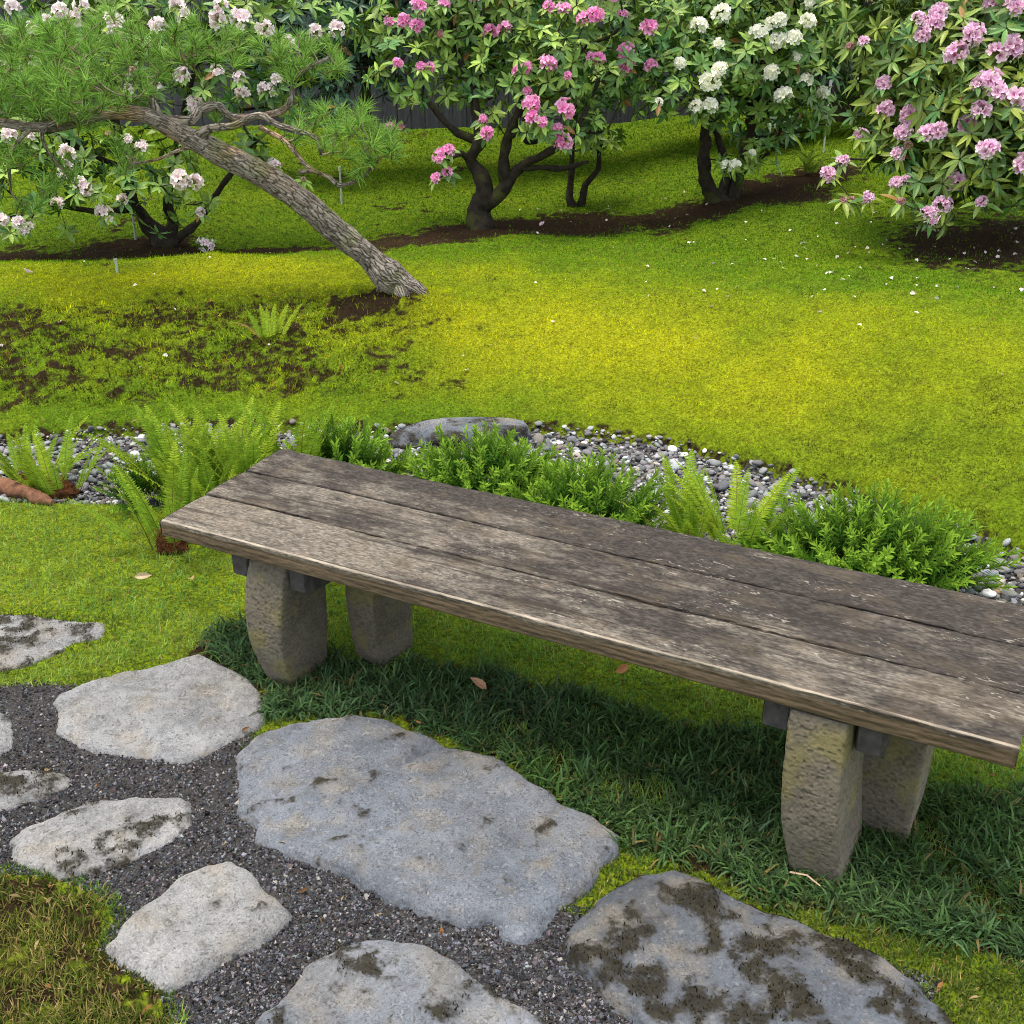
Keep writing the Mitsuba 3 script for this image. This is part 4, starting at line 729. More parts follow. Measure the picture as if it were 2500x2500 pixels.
# ---------------------------------------------------------------- leaf and flower shapes
def leaf_shape(length=1.0, width=0.3, fold=0.25, droop=0.22, rows=5):
    t = np.linspace(0, 1, rows + 1)
    half = width / 2 * np.sin(np.pi * np.clip(t, 0, 1) ** 0.85) ** 0.8
    half[0], half[-1] = 0.02 * width, 0.0
    v, f = [], []
    for k, (tt, hh) in enumerate(zip(t, half)):
        zc = -droop * tt ** 2
        v += [[-hh, tt * length, zc + fold * hh], [0, tt * length, zc], [hh, tt * length, zc + fold * hh]]
        if k:
            a = 3 * (k - 1)
            f += [[a, a + 1, a + 4], [a, a + 4, a + 3], [a + 1, a + 2, a + 5], [a + 1, a + 5, a + 4]]
    return np.array(v), np.array(f)


def floret(throat, petal, seed, R=0.031):
    r = np.random.default_rng(seed)
    ang = np.arange(20) * 2 * np.pi / 20
    lobe = 0.60 + 0.40 * np.abs(np.cos(2.5 * ang)) ** 0.7
    v, c = [[0, 0, -0.55 * R]], [throat]
    for rad, z, mixk in ((0.42, -0.22, 0.55), (1.0, 0.10, 1.0)):
        rr = rad * (lobe if rad > 0.9 else 0.8 + 0.2 * lobe) * R * (1 + r.normal(0, 0.05, 20))
        v += list(np.c_[np.cos(ang) * rr, np.sin(ang) * rr, z * R + r.normal(0, 0.06, 20) * R * rad])
        c += [np.array(throat) * (1 - mixk) + np.array(petal) * mixk] * 20
    f = []
    for k in range(20):
        n = (k + 1) % 20
        f += [[0, 1 + k, 1 + n], [1 + k, 21 + k, 21 + n], [1 + k, 21 + n, 1 + n]]
    return np.array(v), np.array(f), np.array(c)


def blossom_shape(throat, petal, pale, seed, n=15, loose=0.0):
    """A dome of funnel-shaped florets around a short stalk, facing +z."""
    r = np.random.default_rng(seed)
    out = []
    for k in range(n):
        t = (k + 0.5) / n
        th, ph = math.acos(1 - 1.18 * t) + r.normal(0, 0.08), k * 2.39996 + r.normal(0, 0.12)
        d = np.array([math.sin(th) * math.cos(ph), math.sin(th) * math.sin(ph), math.cos(th)])
        if r.uniform() < loose:
            continue
        w = r.uniform(0, 1)
        v, f, c = floret(throat, np.array(petal) * (1 - w) + np.array(pale) * w, seed * 50 + k)
        R = frames(d[None], np.array([r.uniform(0, 6.28)]))[0]
        out.append((v @ R.T * r.uniform(0.85, 1.1) + d * r.uniform(0.032, 0.056), f, c))
        pv, pf = tube([[0, 0, -0.01], d * 0.035], [0.0015, 0.0015], 3, close=False)
        out.append((pv, pf, np.tile([[0.16, 0.22, 0.05]], (len(pv), 1))))
    v, f = trimesh.creation.icosphere(subdivisions=0, radius=0.014).vertices, trimesh.creation.icosphere(subdivisions=0).faces
    out.append((np.array(v), np.array(f), np.tile([[0.14, 0.20, 0.05]], (len(v), 1))))
    return joined(out)


def in_blobs(blobs, n, rng, shell=0.0, flat=0.85):
    """Random points in the union of balls (x, y, z, r), evenly by volume; shell > 0 favours the outside."""
    B = np.array(blobs)
    w = B[:, 3] ** 2.4
    k = rng.choice(len(B), n, p=w / w.sum())
    d = unit(rng.normal(0, 1, (n, 3)))
    rad = rng.uniform(0, 1, n) ** (1 / (3 + shell))
    p = B[k, :3] + d * (rad * B[k, 3])[:, None] * [1, 1, flat]
    return p, unit(d * rad[:, None] + [0, 0, 0.35])


def thin_out(p, gap):
    keep, tree = [], None
    order = np.arange(len(p))
    taken = np.zeros(len(p), bool)
    tree = cKDTree(p)
    for k in order:
        if taken[k]:
            continue
        keep.append(k)
        for j in tree.query_ball_point(p[k], gap):
            taken[j] = True
    return np.array(keep)


def grow(limbs, tips, rng, step=0.07, tip_r=0.0022, sag=0.15):
    """Twigs from hand-placed limbs (rows x, y, z, r) to every tip: list of (points, radii)."""
    nodes = [np.array(l)[:, :3] for l in limbs]
    limb_n = sum(len(l) for l in nodes)
    nodes = np.vstack(nodes)
    parent, load = [-1] * len(nodes), [0.0] * len(nodes)
    order = np.argsort(cKDTree(nodes).query(tips)[0])
    paths = []
    P = np.empty((len(nodes) + len(tips) * 40, 3))
    n = len(nodes)
    P[:n] = nodes
    for t in order:
        tip = tips[t]
        d = np.linalg.norm(P[:n] - tip, axis=1) + 0.6 * np.maximum(P[:n, 2] - tip[2] + 0.02, 0)
        k = int(np.argmin(d))
        a = P[k].copy()
        L = np.linalg.norm(tip - a)
        m = max(2, min(30, int(L / step) + 1))
        u = np.linspace(0, 1, m + 1)[1:, None]
        side = rng.normal(0, 0.10, 3) * L
        seg = a + (tip - a) * u + (side + [0, 0, -sag * L * 0.5]) * (u * (1 - u)) * 2 + rng.normal(0, 0.012, (m, 3)) * np.minimum(1, L)
        seg[-1] = tip
        P[n:n + m] = seg
        ids = [k] + list(range(n, n + m))
        parent += ids[:-1]
        load += [0.0] * m
        paths.append(ids)
        n += m
        q = ids[-1]
        while q >= limb_n:
            load[q] += 1
            q = parent[q]
    out = []
    for ids in paths:
        r = np.array([tip_r * max(load[q], 1) ** 0.42 for q in ids])
        r[0] = r[1] * 1.15
        out.append((P[ids], r))
    return out


def limb_mesh(limbs, sides, lump, seed, step=0.045):
    """Limbs as one welded mesh with uv (around, along) for the bark."""
    V, Fc, U, at = [], [], [], 0
    for k, l in enumerate(limbs):
        s = spline(l, step)
        v, f = tube(s[:, :3], np.maximum(s[:, 3], 0.003), sides, lump, seed + k)
        along = np.r_[0, np.cumsum(np.linalg.norm(np.diff(s[:, :3], axis=0), axis=1))]
        mean_r = s[:, 3].mean()
        uv = np.stack([np.tile(np.abs(np.arange(sides) / sides * 2 - 1) * mean_r * 18, len(s)), np.repeat(along, sides)], 1)
        U.append(np.vstack([uv, [[0, 0], [0, along[-1]]]]))
        V.append(v), Fc.append(f + at)
        at += len(v)
    return trimesh.Trimesh(np.vstack(V), np.vstack(Fc), process=False), np.vstack(U)


LEAVES = {'broad': leaf_shape(1.0, 0.36, 0.25, 0.16, 4), 'long': leaf_shape(1.0, 0.27, 0.3, 0.22, 5)}


def rhododendron(name, label, limbs, blobs, flowers, seed, count, leaf, size, greens, skins=None, gap=0.075, leaf_parts=300, per=(7, 10)):
    rng = np.random.default_rng(seed)
    root = thing(name, label, 'rhododendron' if skins else 'shrub')
    mesh, uv = limb_mesh(limbs[:1], 12, 0.7, seed)
    part(root, 'trunk', mikit.ply(mesh, 'dark_bark', smooth=True, uv=uv))
    for l in limbs[1:]:
        mesh, uv = limb_mesh([l], 9, 0.6, seed + 3)
        part(root, 'limb', mikit.ply(mesh, 'dark_bark', smooth=True, uv=uv))
    p, d = in_blobs(blobs, count * 4, rng, 2.0)
    if flowers:
        fl = np.array(flowers)
        keep = cKDTree(fl[:, :3]).query(p)[0] > 0.085
        p, d = p[keep], d[keep]
    k = thin_out(p, gap)[:count]
    p, d = p[k], d[k]
    d = unit(d + rng.normal(0, 0.35, d.shape) + [0, -0.12, 0.25])
    axes, tips = [d], [p]
    if flowers:
        fd = unit(rng.normal(0, 0.28, (len(fl), 3)) + [0, -0.55, 0.85])
        axes.append(fd), tips.append(fl[:, :3] - fd * 0.035 * fl[:, 3:4])
    D, P = np.vstack(axes), np.vstack(tips)
    twigs = grow([spline(l, 0.12) for l in limbs], P, rng)
    part(root, 'branches', mikit.ply(tubes([tube(a, r, 4, close=False) for a, r in twigs]), 'dark_bark', smooth=True), kind='stuff')
    M, tint = [], []
    lv, lf = LEAVES[leaf]
    for i in range(len(P)):
        n = int(rng.integers(per[0], per[1] + 1))
        az = np.arange(n) * 2.39996 + rng.uniform(0, 6.28)
        el = rng.uniform(-0.30, 0.55, n) - (0.35 if i >= len(p) else 0.0)
        R = frames(D[i:i + 1])[0]
        out = (np.stack([np.cos(az) * np.cos(el), np.sin(az) * np.cos(el), np.sin(el)], 1)) @ R.T
        up = unit(np.tile(D[i], (n, 1)) - out * (out @ D[i])[:, None] + rng.normal(0, 0.15, (n, 3)))
        x = unit(np.cross(out, up))
        rot = np.stack([x, out, np.cross(x, out)], -1)
        sc = size * rng.uniform(0.7, 1.15, n)
        M.append(mats(rot, P[i] + out * 0.006, sc))
        g = rng.uniform(0, 1)
        c = np.array(greens[0]) * (1 - g) + np.array(greens[1]) * g
        tint.append(np.clip(c * rng.uniform(0.55, 1.5, (n, 1)), 0, 1))
    M, tint = np.vstack(M), np.vstack(tint)
    old = rng.uniform(0, 1, len(M)) < 0.012
    tint[old] = np.array([0.22, 0.12, 0.03])
    near = np.argsort(np.linalg.norm(M[:, :3, 3] - [0, 0, EYE], axis=1) + rng.uniform(0, 0.5, len(M)))
    ones = np.ones((len(lv), 3))
    if leaf_parts:
        tones = [mikit.ply(trimesh.Trimesh(lv, lf, process=False), 'glossy_leaf', color=ones * np.clip((np.array(greens[0]) * (1 - g) + np.array(greens[1]) * g) * q, 0, 1)) for g, q in ((0.1, 0.8), (0.3, 1.0), (0.5, 1.15), (0.7, 0.95), (0.95, 1.1))]
        for k in near[:leaf_parts]:
            part(root, 'leaf', {**tones[int(rng.integers(0, 5))], 'to_world': T(M[k])})
    rest = near[leaf_parts:]
    part(root, 'foliage', painted(bake(lv, lf, M[rest], ones, tint[rest]), 'glossy_leaf'), kind='stuff')
    if flowers:
        plies = [painted(s, 'petal_skin') for s in skins]
        faded = painted((skins[0][0], skins[0][1], skins[0][2] * 0.35 + np.array([0.22, 0.11, 0.06])), 'petal_skin')
        for q, (f, a) in enumerate(zip(fl, fd)):
            m = mats(frames(a[None], np.array([rng.uniform(0, 6.28)])), f[None, :3] - a * 0.03 * f[3], np.array([f[3] * rng.uniform(0.9, 1.05)]))[0]
            part(root, 'blossom', {**(faded if f[3] <= 0.5 else plies[q % len(plies)]), 'to_world': T(m)})
    return root


PINK = [blossom_shape((0.70, 0.14, 0.46), (0.86, 0.32, 0.66), (0.95, 0.65, 0.86), s, 12, 0.22) for s in (1, 2, 3, 21, 22)]
WHITE = [blossom_shape((0.80, 0.84, 0.58), (0.95, 0.95, 0.91), (0.97, 0.97, 0.97), s, 15, 0.12) for s in (4, 5, 23, 24)]
LILAC = [blossom_shape((0.40, 0.05, 0.24), (0.90, 0.60, 0.86), (0.96, 0.84, 0.95), s, 15, 0.12) for s in (6, 7, 8, 25, 26)]
PALE = [blossom_shape((0.72, 0.48, 0.56), (0.94, 0.87, 0.94), (0.96, 0.95, 0.96), s, 11, 0.25) for s in (9, 10, 11, 27, 28)]
GREEN, LIME, DEEP = (0.060, 0.165, 0.045), (0.21, 0.33, 0.05), (0.028, 0.075, 0.028)
rhododendron('pink_rhododendron', 'twisted dark trunked rhododendron with bright pink blossoms at the middle of the bank', LIMBS['pink'] + LIMBS['second'][:0], BLOBS['pink'], BLOSSOMS['pink'], 1, 470, 'broad', 0.088, (GREEN, LIME), PINK)
rhododendron('white_rhododendron', 'rhododendron with creamy white blossoms', LIMBS['white'], BLOBS['white'], BLOSSOMS['white'], 2, 440, 'broad', 0.086, (GREEN, LIME), WHITE)
rhododendron('lilac_rhododendron', 'large overhanging rhododendron with spotted lilac pink blossoms and long narrow leaves', LIMBS['right'], BLOBS['right'], BLOSSOMS['right'], 3, 640, 'long', 0.108, (GREEN, (0.19, 0.25, 0.03)), LILAC)
rhododendron('pale_rhododendron', 'rhododendron with pale whitish pink blossoms behind the leaning pine', LIMBS['left'], BLOBS['left'], BLOSSOMS['left'], 4, 600, 'broad', 0.084, (GREEN, LIME), PALE)
SECOND = [[x, y, z, r] for x, y, z, r in [(0.52, 8.45, 1.05, 0.16), (0.62, 8.4, 1.35, 0.2), (0.42, 8.5, 1.6, 0.22), (0.72, 8.45, 0.98, 0.1)]]
rhododendron('slender_shrub', 'slender two stemmed shrub without flowers standing behind the pink rhododendron', LIMBS['second'], SECOND, None, 5, 70, 'broad', 0.10, (GREEN, LIME), leaf_parts=80)
for key, say, tone in (('bgA', 'dim shrub between the pine canopy and the fence', ((0.03, 0.085, 0.05), (0.06, 0.13, 0.08))), ('bgB', 'dark evergreen shrub behind the pink rhododendron', (DEEP, GREEN)),
                       ('bgC', 'dark evergreen shrub behind the white rhododendron', (DEEP, GREEN)), ('bgD', 'deep green evergreen shrub behind the lilac rhododendron', (DEEP, (0.07, 0.13, 0.02)))):
    rhododendron('evergreen_shrub', say, LIMBS[key], BLOBS[key], None, 10 + len(key) + ord(key[2]), 420, 'long', 0.12, tone, gap=0.09, leaf_parts=60)

# ---------------------------------------------------------------- the leaning pine
pine = thing('pine_tree', 'old pine leaning far to the left over the moss bank', 'pine tree')
mesh, uv = limb_mesh(LIMBS['pine'][:1], 22, 0.16, 3, 0.02)
part(pine, 'trunk', mikit.ply(mesh, 'bark_skin', smooth=True, uv=uv))
for l in LIMBS['pine'][1:]:
    mesh, uv = limb_mesh([l], 10, 0.3, 5, 0.03)
    part(pine, 'limb', mikit.ply(mesh, 'bark_skin', smooth=True, uv=uv))
rng = np.random.default_rng(77)
p, d = in_blobs(BLOBS['pine'], 3000, rng, 0.5, 0.8)
k = thin_out(p, 0.095)[:250]
p, d = p[k], d[k]
twigs = grow([spline(l, 0.06) for l in LIMBS['pine'][4:] + [LIMBS['pine'][0][8:]]], p, rng, 0.05, 0.0020, 0.25)
part(pine, 'branches', mikit.ply(tubes([tube(a, r * 1.35, 5, close=False) for a, r in twigs]), 'twig_bark', smooth=True), kind='stuff')


def needle_tuft(seed, n=44, length=0.10):
    r = np.random.default_rng(seed)
    th, ph = r.uniform(0.15, 1.25, n), r.uniform(0, 6.28, n)
    d = np.stack([np.sin(th) * np.cos(ph), np.sin(th) * np.sin(ph), np.cos(th)], 1)
    base = np.stack([0 * th, 0 * th, r.uniform(-0.05, 0.0, n)], 1)
    L = length * r.uniform(0.7, 1.1, n)[:, None]
    s = unit(np.cross(d, r.normal(0, 1, (n, 3)))) * 0.0017
    bend = np.array([0, 0, -0.010])
    V = np.stack([base - s, base + s, base + d * L * 0.55 + bend * 0.2 + s * 0.8, base + d * L * 0.55 + bend * 0.2 - s * 0.8, base + d * L + bend], 1)
    f = np.array([[0, 1, 2], [0, 2, 3], [3, 2, 4]])
    c = np.array([0.195, 0.39, 0.085]) * r.uniform(0.4, 1.6, (n, 1)) + np.array([0.09, 0.07, 0.0]) * r.uniform(0, 1, (n, 1)) ** 2
    v = (V.reshape(-1, 3), (f[None] + (np.arange(n) * 5)[:, None, None]).reshape(-1, 3), np.repeat(np.clip(c, 0.01, 1), 5, 0))
    sv, sf = tube([[0, 0, -0.06], [0, 0, 0.012]], [0.003, 0.002], 4)
    return joined([v, (sv, sf, np.tile([[0.16, 0.11, 0.06]], (len(sv), 1)))])


TUFT = [needle_tuft(s) for s in range(5)]
pos, ax = [], []
for a, r in twigs:
    t = unit(a[-1] - a[-2])
    pos.append(a[-1]), ax.append(unit(t * 0.6 + [0, 0, 0.7] + rng.normal(0, 0.25, 3)))
    for q in range(1):
        pos.append(a[-1] + rng.normal(0, 0.03, 3)), ax.append(unit(t * 0.3 + [0, 0, 0.6] + rng.normal(0, 0.5, 3)))
pos, ax = np.array(pos), np.array(ax)
M = mats(frames(ax, rng.uniform(0, 6.28, len(pos))), pos, rng.uniform(0.8, 1.25, len(pos)))
near = np.argsort(np.linalg.norm(pos - [0, 0, EYE], axis=1))
plies = [painted(s, 'thin_leaf') for s in TUFT]
for k in near[:300]:
    part(pine, 'needle_tuft', {**plies[k % 5], 'to_world': T(M[k])})
part(pine, 'needles', painted(joined([bake(*TUFT[s][:2], M[near[300:]][near[300:] % 5 == s], TUFT[s][2], rng.uniform(0.5, 1.45, (int((near[300:] % 5 == s).sum()), 1)) * np.ones((1, 3))) for s in range(5)]), 'thin_leaf'), kind='stuff')


# ---------------------------------------------------------------- ferns
def frond_shape(seed, length=1.0, pairs=32, width=0.105, curl=0.35, hue=(0.23, 0.36, 0.03)):
    """A frond rising along +z from the origin and arching towards +x, with its leaflets in pairs."""
    r = np.random.default_rng(seed)
    t = np.linspace(0, 1, 16)
    a = 0.10 + curl * t ** 1.8
    step = np.gradient(t) * length
    c = np.stack([np.cumsum(np.sin(a) * step), 0.02 * length * np.sin(t * 3 + seed), np.cumsum(np.cos(a) * step)], 1)
    out = []
    v, f = tube(c, 0.0055 * length * (1.15 - t), 4)
    out.append((v, f, np.tile([[0.17, 0.15, 0.05]], (len(v), 1))))
    for k in range(pairs):
        u = 0.20 + 0.79 * k / (pairs - 1)
        p = np.array([np.interp(u, t, c[:, q]) for q in range(3)])
        ang = np.interp(u, t, a)
        tang, nrm = np.array([math.sin(ang), 0, math.cos(ang)]), np.array([math.cos(ang), 0, -math.sin(ang)])
        L = width * length * min(1, 0.35 + u * 2.6) * (1 - u ** 3.0) ** 0.8 + 0.008 * length
        for s in (-1, 1):
            d = unit(np.array([0, s, 0]) + tang * r.uniform(0.22, 0.42) + nrm * r.normal(0.10, 0.12))
            hw = 0.0185 * length * (1.15 - 0.5 * u)
            m = p + d * L * 0.45
            v = np.array([p - tang * hw * 0.5, p + tang * hw * 0.7, m + tang * hw * 0.9, m - tang * hw * 0.6, p + d * L])
            g = np.array(hue) * r.uniform(0.75, 1.25)
            out.append((v, np.array([[0, 1, 2], [0, 2, 3], [3, 2, 4]]), np.tile(g[None], (5, 1))))
    return joined(out)


FRONDS = [painted(frond_shape(s, curl=cu, hue=hu), 'thin_leaf') for s, cu, hu in ((1, 0.25, (0.19, 0.33, 0.03)), (2, 0.45, (0.25, 0.37, 0.03)), (3, 0.7, (0.16, 0.27, 0.025)), (4, 1.15, (0.26, 0.19, 0.06)))]


def fern(label, roots, n, length, lean, seed, brown=0.0, group='ferns along the dry stream', aim=None):
    rng = np.random.default_rng(seed)
    key = thing('fern', label, 'fern', group)
    for q, root in enumerate(roots):
        root = np.array(root)
        if brown:
            m = trimesh.creation.icosphere(subdivisions=3, radius=1.0)
            v = m.vertices * np.array([brown, brown * 0.75, 0.06])
            v *= 1 + 0.5 * (meshkit.fbm(m.vertices * 3 + q, 3, seed)[:, None] - 0.5)
            hair = v[rng.integers(0, len(v), 420)] + root + [0, 0, 0.012]
            hb = blades(hair, rng.uniform(0.012, 0.04, 420), 0.0028, rng.uniform(0.1, 1.0, 420), np.array([0.15, 0.055, 0.022]) * rng.uniform(0.4, 1.4, (420, 1)), 2, 0.6, rng=rng)
            part(key, 'rootstock', painted(joined([(v + root + [0, 0, 0.012], np.array(m.faces), np.tile([[0.06, 0.030, 0.016]], (len(v), 1))), hb]), 'matte'))
        for k in range(n):
            az = rng.uniform(0, 6.28) if aim is None else rng.normal(aim, 0.9)
            off = np.array([math.cos(az), math.sin(az), 0]) * rng.uniform(0.01, 0.06) * (1 + brown * 6)
            tilt = abs(rng.normal(lean, 0.16))
            z = np.array([math.cos(az) * math.sin(tilt), math.sin(az) * math.sin(tilt), math.cos(tilt)])
            x = unit(np.array([math.cos(az), math.sin(az), 0]) - z * (z[:2] @ [math.cos(az), math.sin(az)]))
            rot = np.stack([x, np.cross(z, x), z], -1)[None]
            m = mats(rot, (root + off)[None], np.array([length * rng.uniform(0.7, 1.1)]))[0]
            part(key, 'frond', {**FRONDS[min(3, int(abs(rng.normal(1.0, 1.0))))], 'to_world': T(m)})


fern('upright sword fern at the left corner of the bench, its brown crown showing', [PTS['fern_main']], 14, 0.36, 0.35, 21, 0.05)
fern('dense stand of tall sword fern fronds behind the left end of the bench', PTS['fern_m'], 25, 0.36, 0.30, 22)
fern('sword fern with a wide dark rootstock at the left end of the dry stream', [PTS['fern_left'], PTS['fern_left2']], 16, 0.29, 0.42, 23, 0.085)
fern('light sword fern beside the pebbles behind the middle of the bench', PTS['fern_right'], 18, 0.33, 0.42, 24)
fern('small lone fern growing in the moss below the pine trunk', [PTS['fern_moss']], 11, 0.24, 0.40, 25, 0.0, None, math.pi / 2)

# ---------------------------------------------------------------- low feathery shrubs by the stream
SPRIG_L = leaf_shape(1.0, 0.25, 0.3, 0.1, 3)


def sprig_shape(seed, n=48):
    """A short stem along +z set with narrow leaflets, one metre tall before scaling."""
    r = np.random.default_rng(seed)
    out = []
    v, f = tube([[0, 0, 0], [0.03, 0.02, 0.5], [0.06, 0, 0.98]], [0.012, 0.009, 0.004], 3)
    out.append((v, f, np.tile([[0.12, 0.17, 0.04]], (len(v), 1))))
    for k in range(n):
        t = 0.22 + 0.78 * k / (n - 1)
        az, el = k * 2.39996 + r.normal(0, 0.3), r.uniform(0.35, 1.0) + 0.25 * t
        d = np.array([math.cos(az) * math.cos(el), math.sin(az) * math.cos(el), math.sin(el)])
        x = unit(np.cross(d, [0.1, 0.2, 1.0]))
        rot = np.stack([x, d, np.cross(x, d)], -1)
        L = r.uniform(0.11, 0.20) * (1.15 - 0.4 * t)
        g = np.array([0.070, 0.195, 0.026]) * (0.45 + 0.95 * t) * r.uniform(0.75, 1.25) + np.array([0.26, 0.24, 0.01]) * max(0, t - 0.5)
        out.append((SPRIG_L[0] @ rot.T * L + [0.06 * t, 0.01, t * 0.95], SPRIG_L[1], np.tile(g[None], (len(SPRIG_L[0]), 1))))
    return joined(out)


SPRIGS = [painted(sprig_shape(s), 'thin_leaf') for s in (1, 2, 3, 4)]


def low_shrub(label, c, rx, ry, h, n, seed):
    rng = np.random.default_rng(seed)
    key = thing('feathery_shrub', label, 'shrub', 'low feathery shrubs along the dry stream')
    c = np.array(c)
    u = rng.uniform(0, 1, n)
    az, rad = rng.uniform(0, 6.28, n), np.sqrt(rng.uniform(0, 1, n))
    for k in range(n):
        tilt = rad[k] * 1.15 + rng.normal(0, 0.18)
        z = unit(np.array([math.cos(az[k]) * math.sin(tilt), math.sin(az[k]) * math.sin(tilt), max(0.12, math.cos(tilt))]))
        base = c + np.array([math.cos(az[k]) * rad[k] * rx * 0.55, math.sin(az[k]) * rad[k] * ry * 0.55, h * 0.30 * u[k] * (1 - rad[k])])
        stretch = np.hypot(math.cos(az[k]) * rx, math.sin(az[k]) * ry)
        L = (h * 0.72 * (1 - 0.3 * rad[k]) + 0.25 * stretch * rad[k]) * rng.uniform(0.72, 1.12)
        m = mats(frames(z[None], np.array([rng.uniform(0, 6.28)])), base[None], np.array([L]))[0]
        part(key, 'sprig', {**SPRIGS[k % 4], 'to_world': T(m)})


S = np.array(PTS['shrubs'])
low_shrub('bright low shrub between the tall ferns and the flat boulder', S[0], 0.28, 0.24, 0.30, 150, 31)
low_shrub('dark hearted feathery shrub right in front of the flat boulder', S[1], 0.28, 0.22, 0.31, 190, 32)
low_shrub('feathery shrub beside the light fern behind the middle of the bench', S[2], 0.26, 0.22, 0.34, 170, 33)
low_shrub('widest feathery shrub, alone behind the right half of the bench', S[3] + np.array([-0.05, 0, 0]), 0.39, 0.25, 0.31, 290, 34)
low_shrub('small spiky shrub at the left edge of the tall fern stand', S[4], 0.17, 0.14, 0.22, 80, 35)


# ---------------------------------------------------------------- rocks
def rock(name, label, category, pos, size, seed, tone, moss=0.0, group=None, sub=4, turn=0.0):
    m = trimesh.creation.icosphere(subdivisions=sub, radius=1.0)
    v = m.vertices * (1 + 0.55 * (meshkit.fbm(m.vertices * 1.3 + seed, 3, seed)[:, None] - 0.5))
    v[:, 2] = np.minimum(v[:, 2], 0.72 + 0.1 * meshkit.fbm(v * 3, 2, seed))
    v = v * np.array(size)
    c, s = math.cos(turn), math.sin(turn)
    v = v @ np.array([[c, s, 0], [-s, c, 0], [0, 0, 1]]) + np.array(pos)
    mo = sstep(0.36, 0.66, meshkit.fbm(v * 9, 3, seed + 2)) * moss
    key = numbered(name)
    put(key, mikit.ply(trimesh.Trimesh(v, m.faces, process=False), 'stone_skin', smooth=True, uv=np.c_[mo, np.full(len(v), tone)]), label, category, group)


b0, b1 = np.array(PTS['boulder'][0]), np.array(PTS['boulder'][1])
rock('boulder', 'low flat topped boulder with yellow moss where moss bank meets the dry stream', 'boulder', (b0 + b1) / 2 + [0, -0.06, 0.0], (0.33, 0.14, 0.10), 3, -0.1, 0.9, turn=0.12)
COB = ['white cobble, brightest of the loose stones behind the right end of the bench', 'tan cobble touching the white one behind the bench end', 'grey cobble right of the tan one behind the bench end', 'small brown cobble at the right border behind the bench',
       'rusty cobble left of the white one, half under the wide shrub', 'bluish cobble just beyond the white one', 'long grey cobble in the middle of the right pebble patch', 'flat grey cobble at the right border of the pebble patch',
       'dark cobble between the white cobble and the pebble patch', 'small pale cobble in the shade under the wide shrub', 'grey cobble at the tip of the wide shrub', 'single white cobble on the far edge of the dry stream']
COB_RGB = [(0.85, 0.85, 0.84), (0.36, 0.28, 0.20), (0.19, 0.20, 0.21), (0.17, 0.12, 0.08), (0.27, 0.15, 0.08), (0.17, 0.21, 0.27), (0.22, 0.23, 0.24), (0.24, 0.245, 0.25), (0.06, 0.06, 0.065), (0.40, 0.39, 0.36), (0.20, 0.21, 0.22), (0.85, 0.85, 0.85)]
for k, (pt, say) in enumerate(zip(PTS['cobbles'], COB)):
    if k in (3, 4, 7, 8, 9, 10):
        continue
    v, f = pebble_shape(40 + k, 3, 0.3, 0.6)
    v = v * 0.023 * RNG.uniform(0.95, 1.25)
    c, q = math.cos(k * 1.1), math.sin(k * 1.1)
    v = v @ np.array([[c, q, 0], [-q, c, 0], [0, 0, 1]]) + np.array(pt) * [1, 1, 0] + [0, 0, float(ground_z(*pt[:2])) + 0.018]
    put(numbered('cobble'), painted((v, f, np.array(COB_RGB[k]) * (0.75 + 0.5 * meshkit.fbm(v * 120, 2, k)[:, None])), 'matte', smooth=True), say, 'stone', 'larger loose cobbles of the dry stream')

# terracotta edging log at the left end of the stream
e = np.array([[*p[:2], 0.012] for p in PTS['edging']])
s = spline(e, 0.02)
v, f = tube(s, np.interp(np.linspace(0, 1, len(s)), [0, 0.8, 1], [0.032, 0.027, 0.012]), 14, 0.7, 5)
scene['red_wood'] = rough(lambda p, n, uv: mix([0.055, 0.028, 0.018], [0.25, 0.125, 0.075], fbm(p.x * 55, p.y * 55, p.z * 70, 4)), 0.8, 0.2)
put(numbered('edging_log'), mikit.ply(trimesh.Trimesh(v, f, process=False), 'red_wood', smooth=True), 'reddish brown edging log at the left end of the dry stream', 'log')


# ---------------------------------------------------------------- fence, big trunk, pipes
fence = thing('fence', 'weathered grey board fence behind the shrubs', 'fence')
rng = np.random.default_rng(5)
for k in range(118):
    x = -8.2 + k * 0.142
    z0 = float(ground_z(x, 11.7)) - 0.05
    b = trimesh.creation.box((0.136, 0.022, 2.3 + rng.uniform(-0.015, 0.015)))
    b.apply_translation([x, 11.7 + rng.uniform(-0.003, 0.003), z0 + 1.15])
    part(fence, 'board', mikit.ply(b, 'fence_skin'))
for z in (0.45, 1.95):
    b = trimesh.creation.box((16.8, 0.04, 0.09))
    b.apply_translation([0.05, 11.734, 1.0 + z])
    part(fence, 'rail', mikit.ply(b, 'fence_skin'))

# a hedge beyond the fence, its unseen height added to block sky light
hedge = thing('hedge', 'dark hedge behind the fence, raised out of view to block sky light', 'hedge')
rng = np.random.default_rng(6)
n = 60000
p = np.stack([rng.uniform(-11, 11, n), 12.4 + rng.uniform(-0.35, 0.9, n) ** 1, 0.9 + 8.6 * rng.uniform(0, 1, n) ** 1.3], 1)
p[:, 1] += 0.35 * (n2(p[:, 0], p[:, 2], 1.3, 7) - 0.5)
d = unit(rng.normal(0, 0.6, (n, 3)) + [0, -0.5, 0.3])
lv, lf = leaf_shape(1.0, 0.5, 0.25, 0.2, 2)
part(hedge, 'foliage', painted(bake(lv, lf, mats(frames(d, rng.uniform(0, 6.28, n)), p, rng.uniform(0.12, 0.24, n)), np.ones((len(lv), 3)), np.array([0.03, 0.07, 0.03]) * rng.uniform(0.6, 1.5, (n, 1))), 'matte'), kind='stuff')
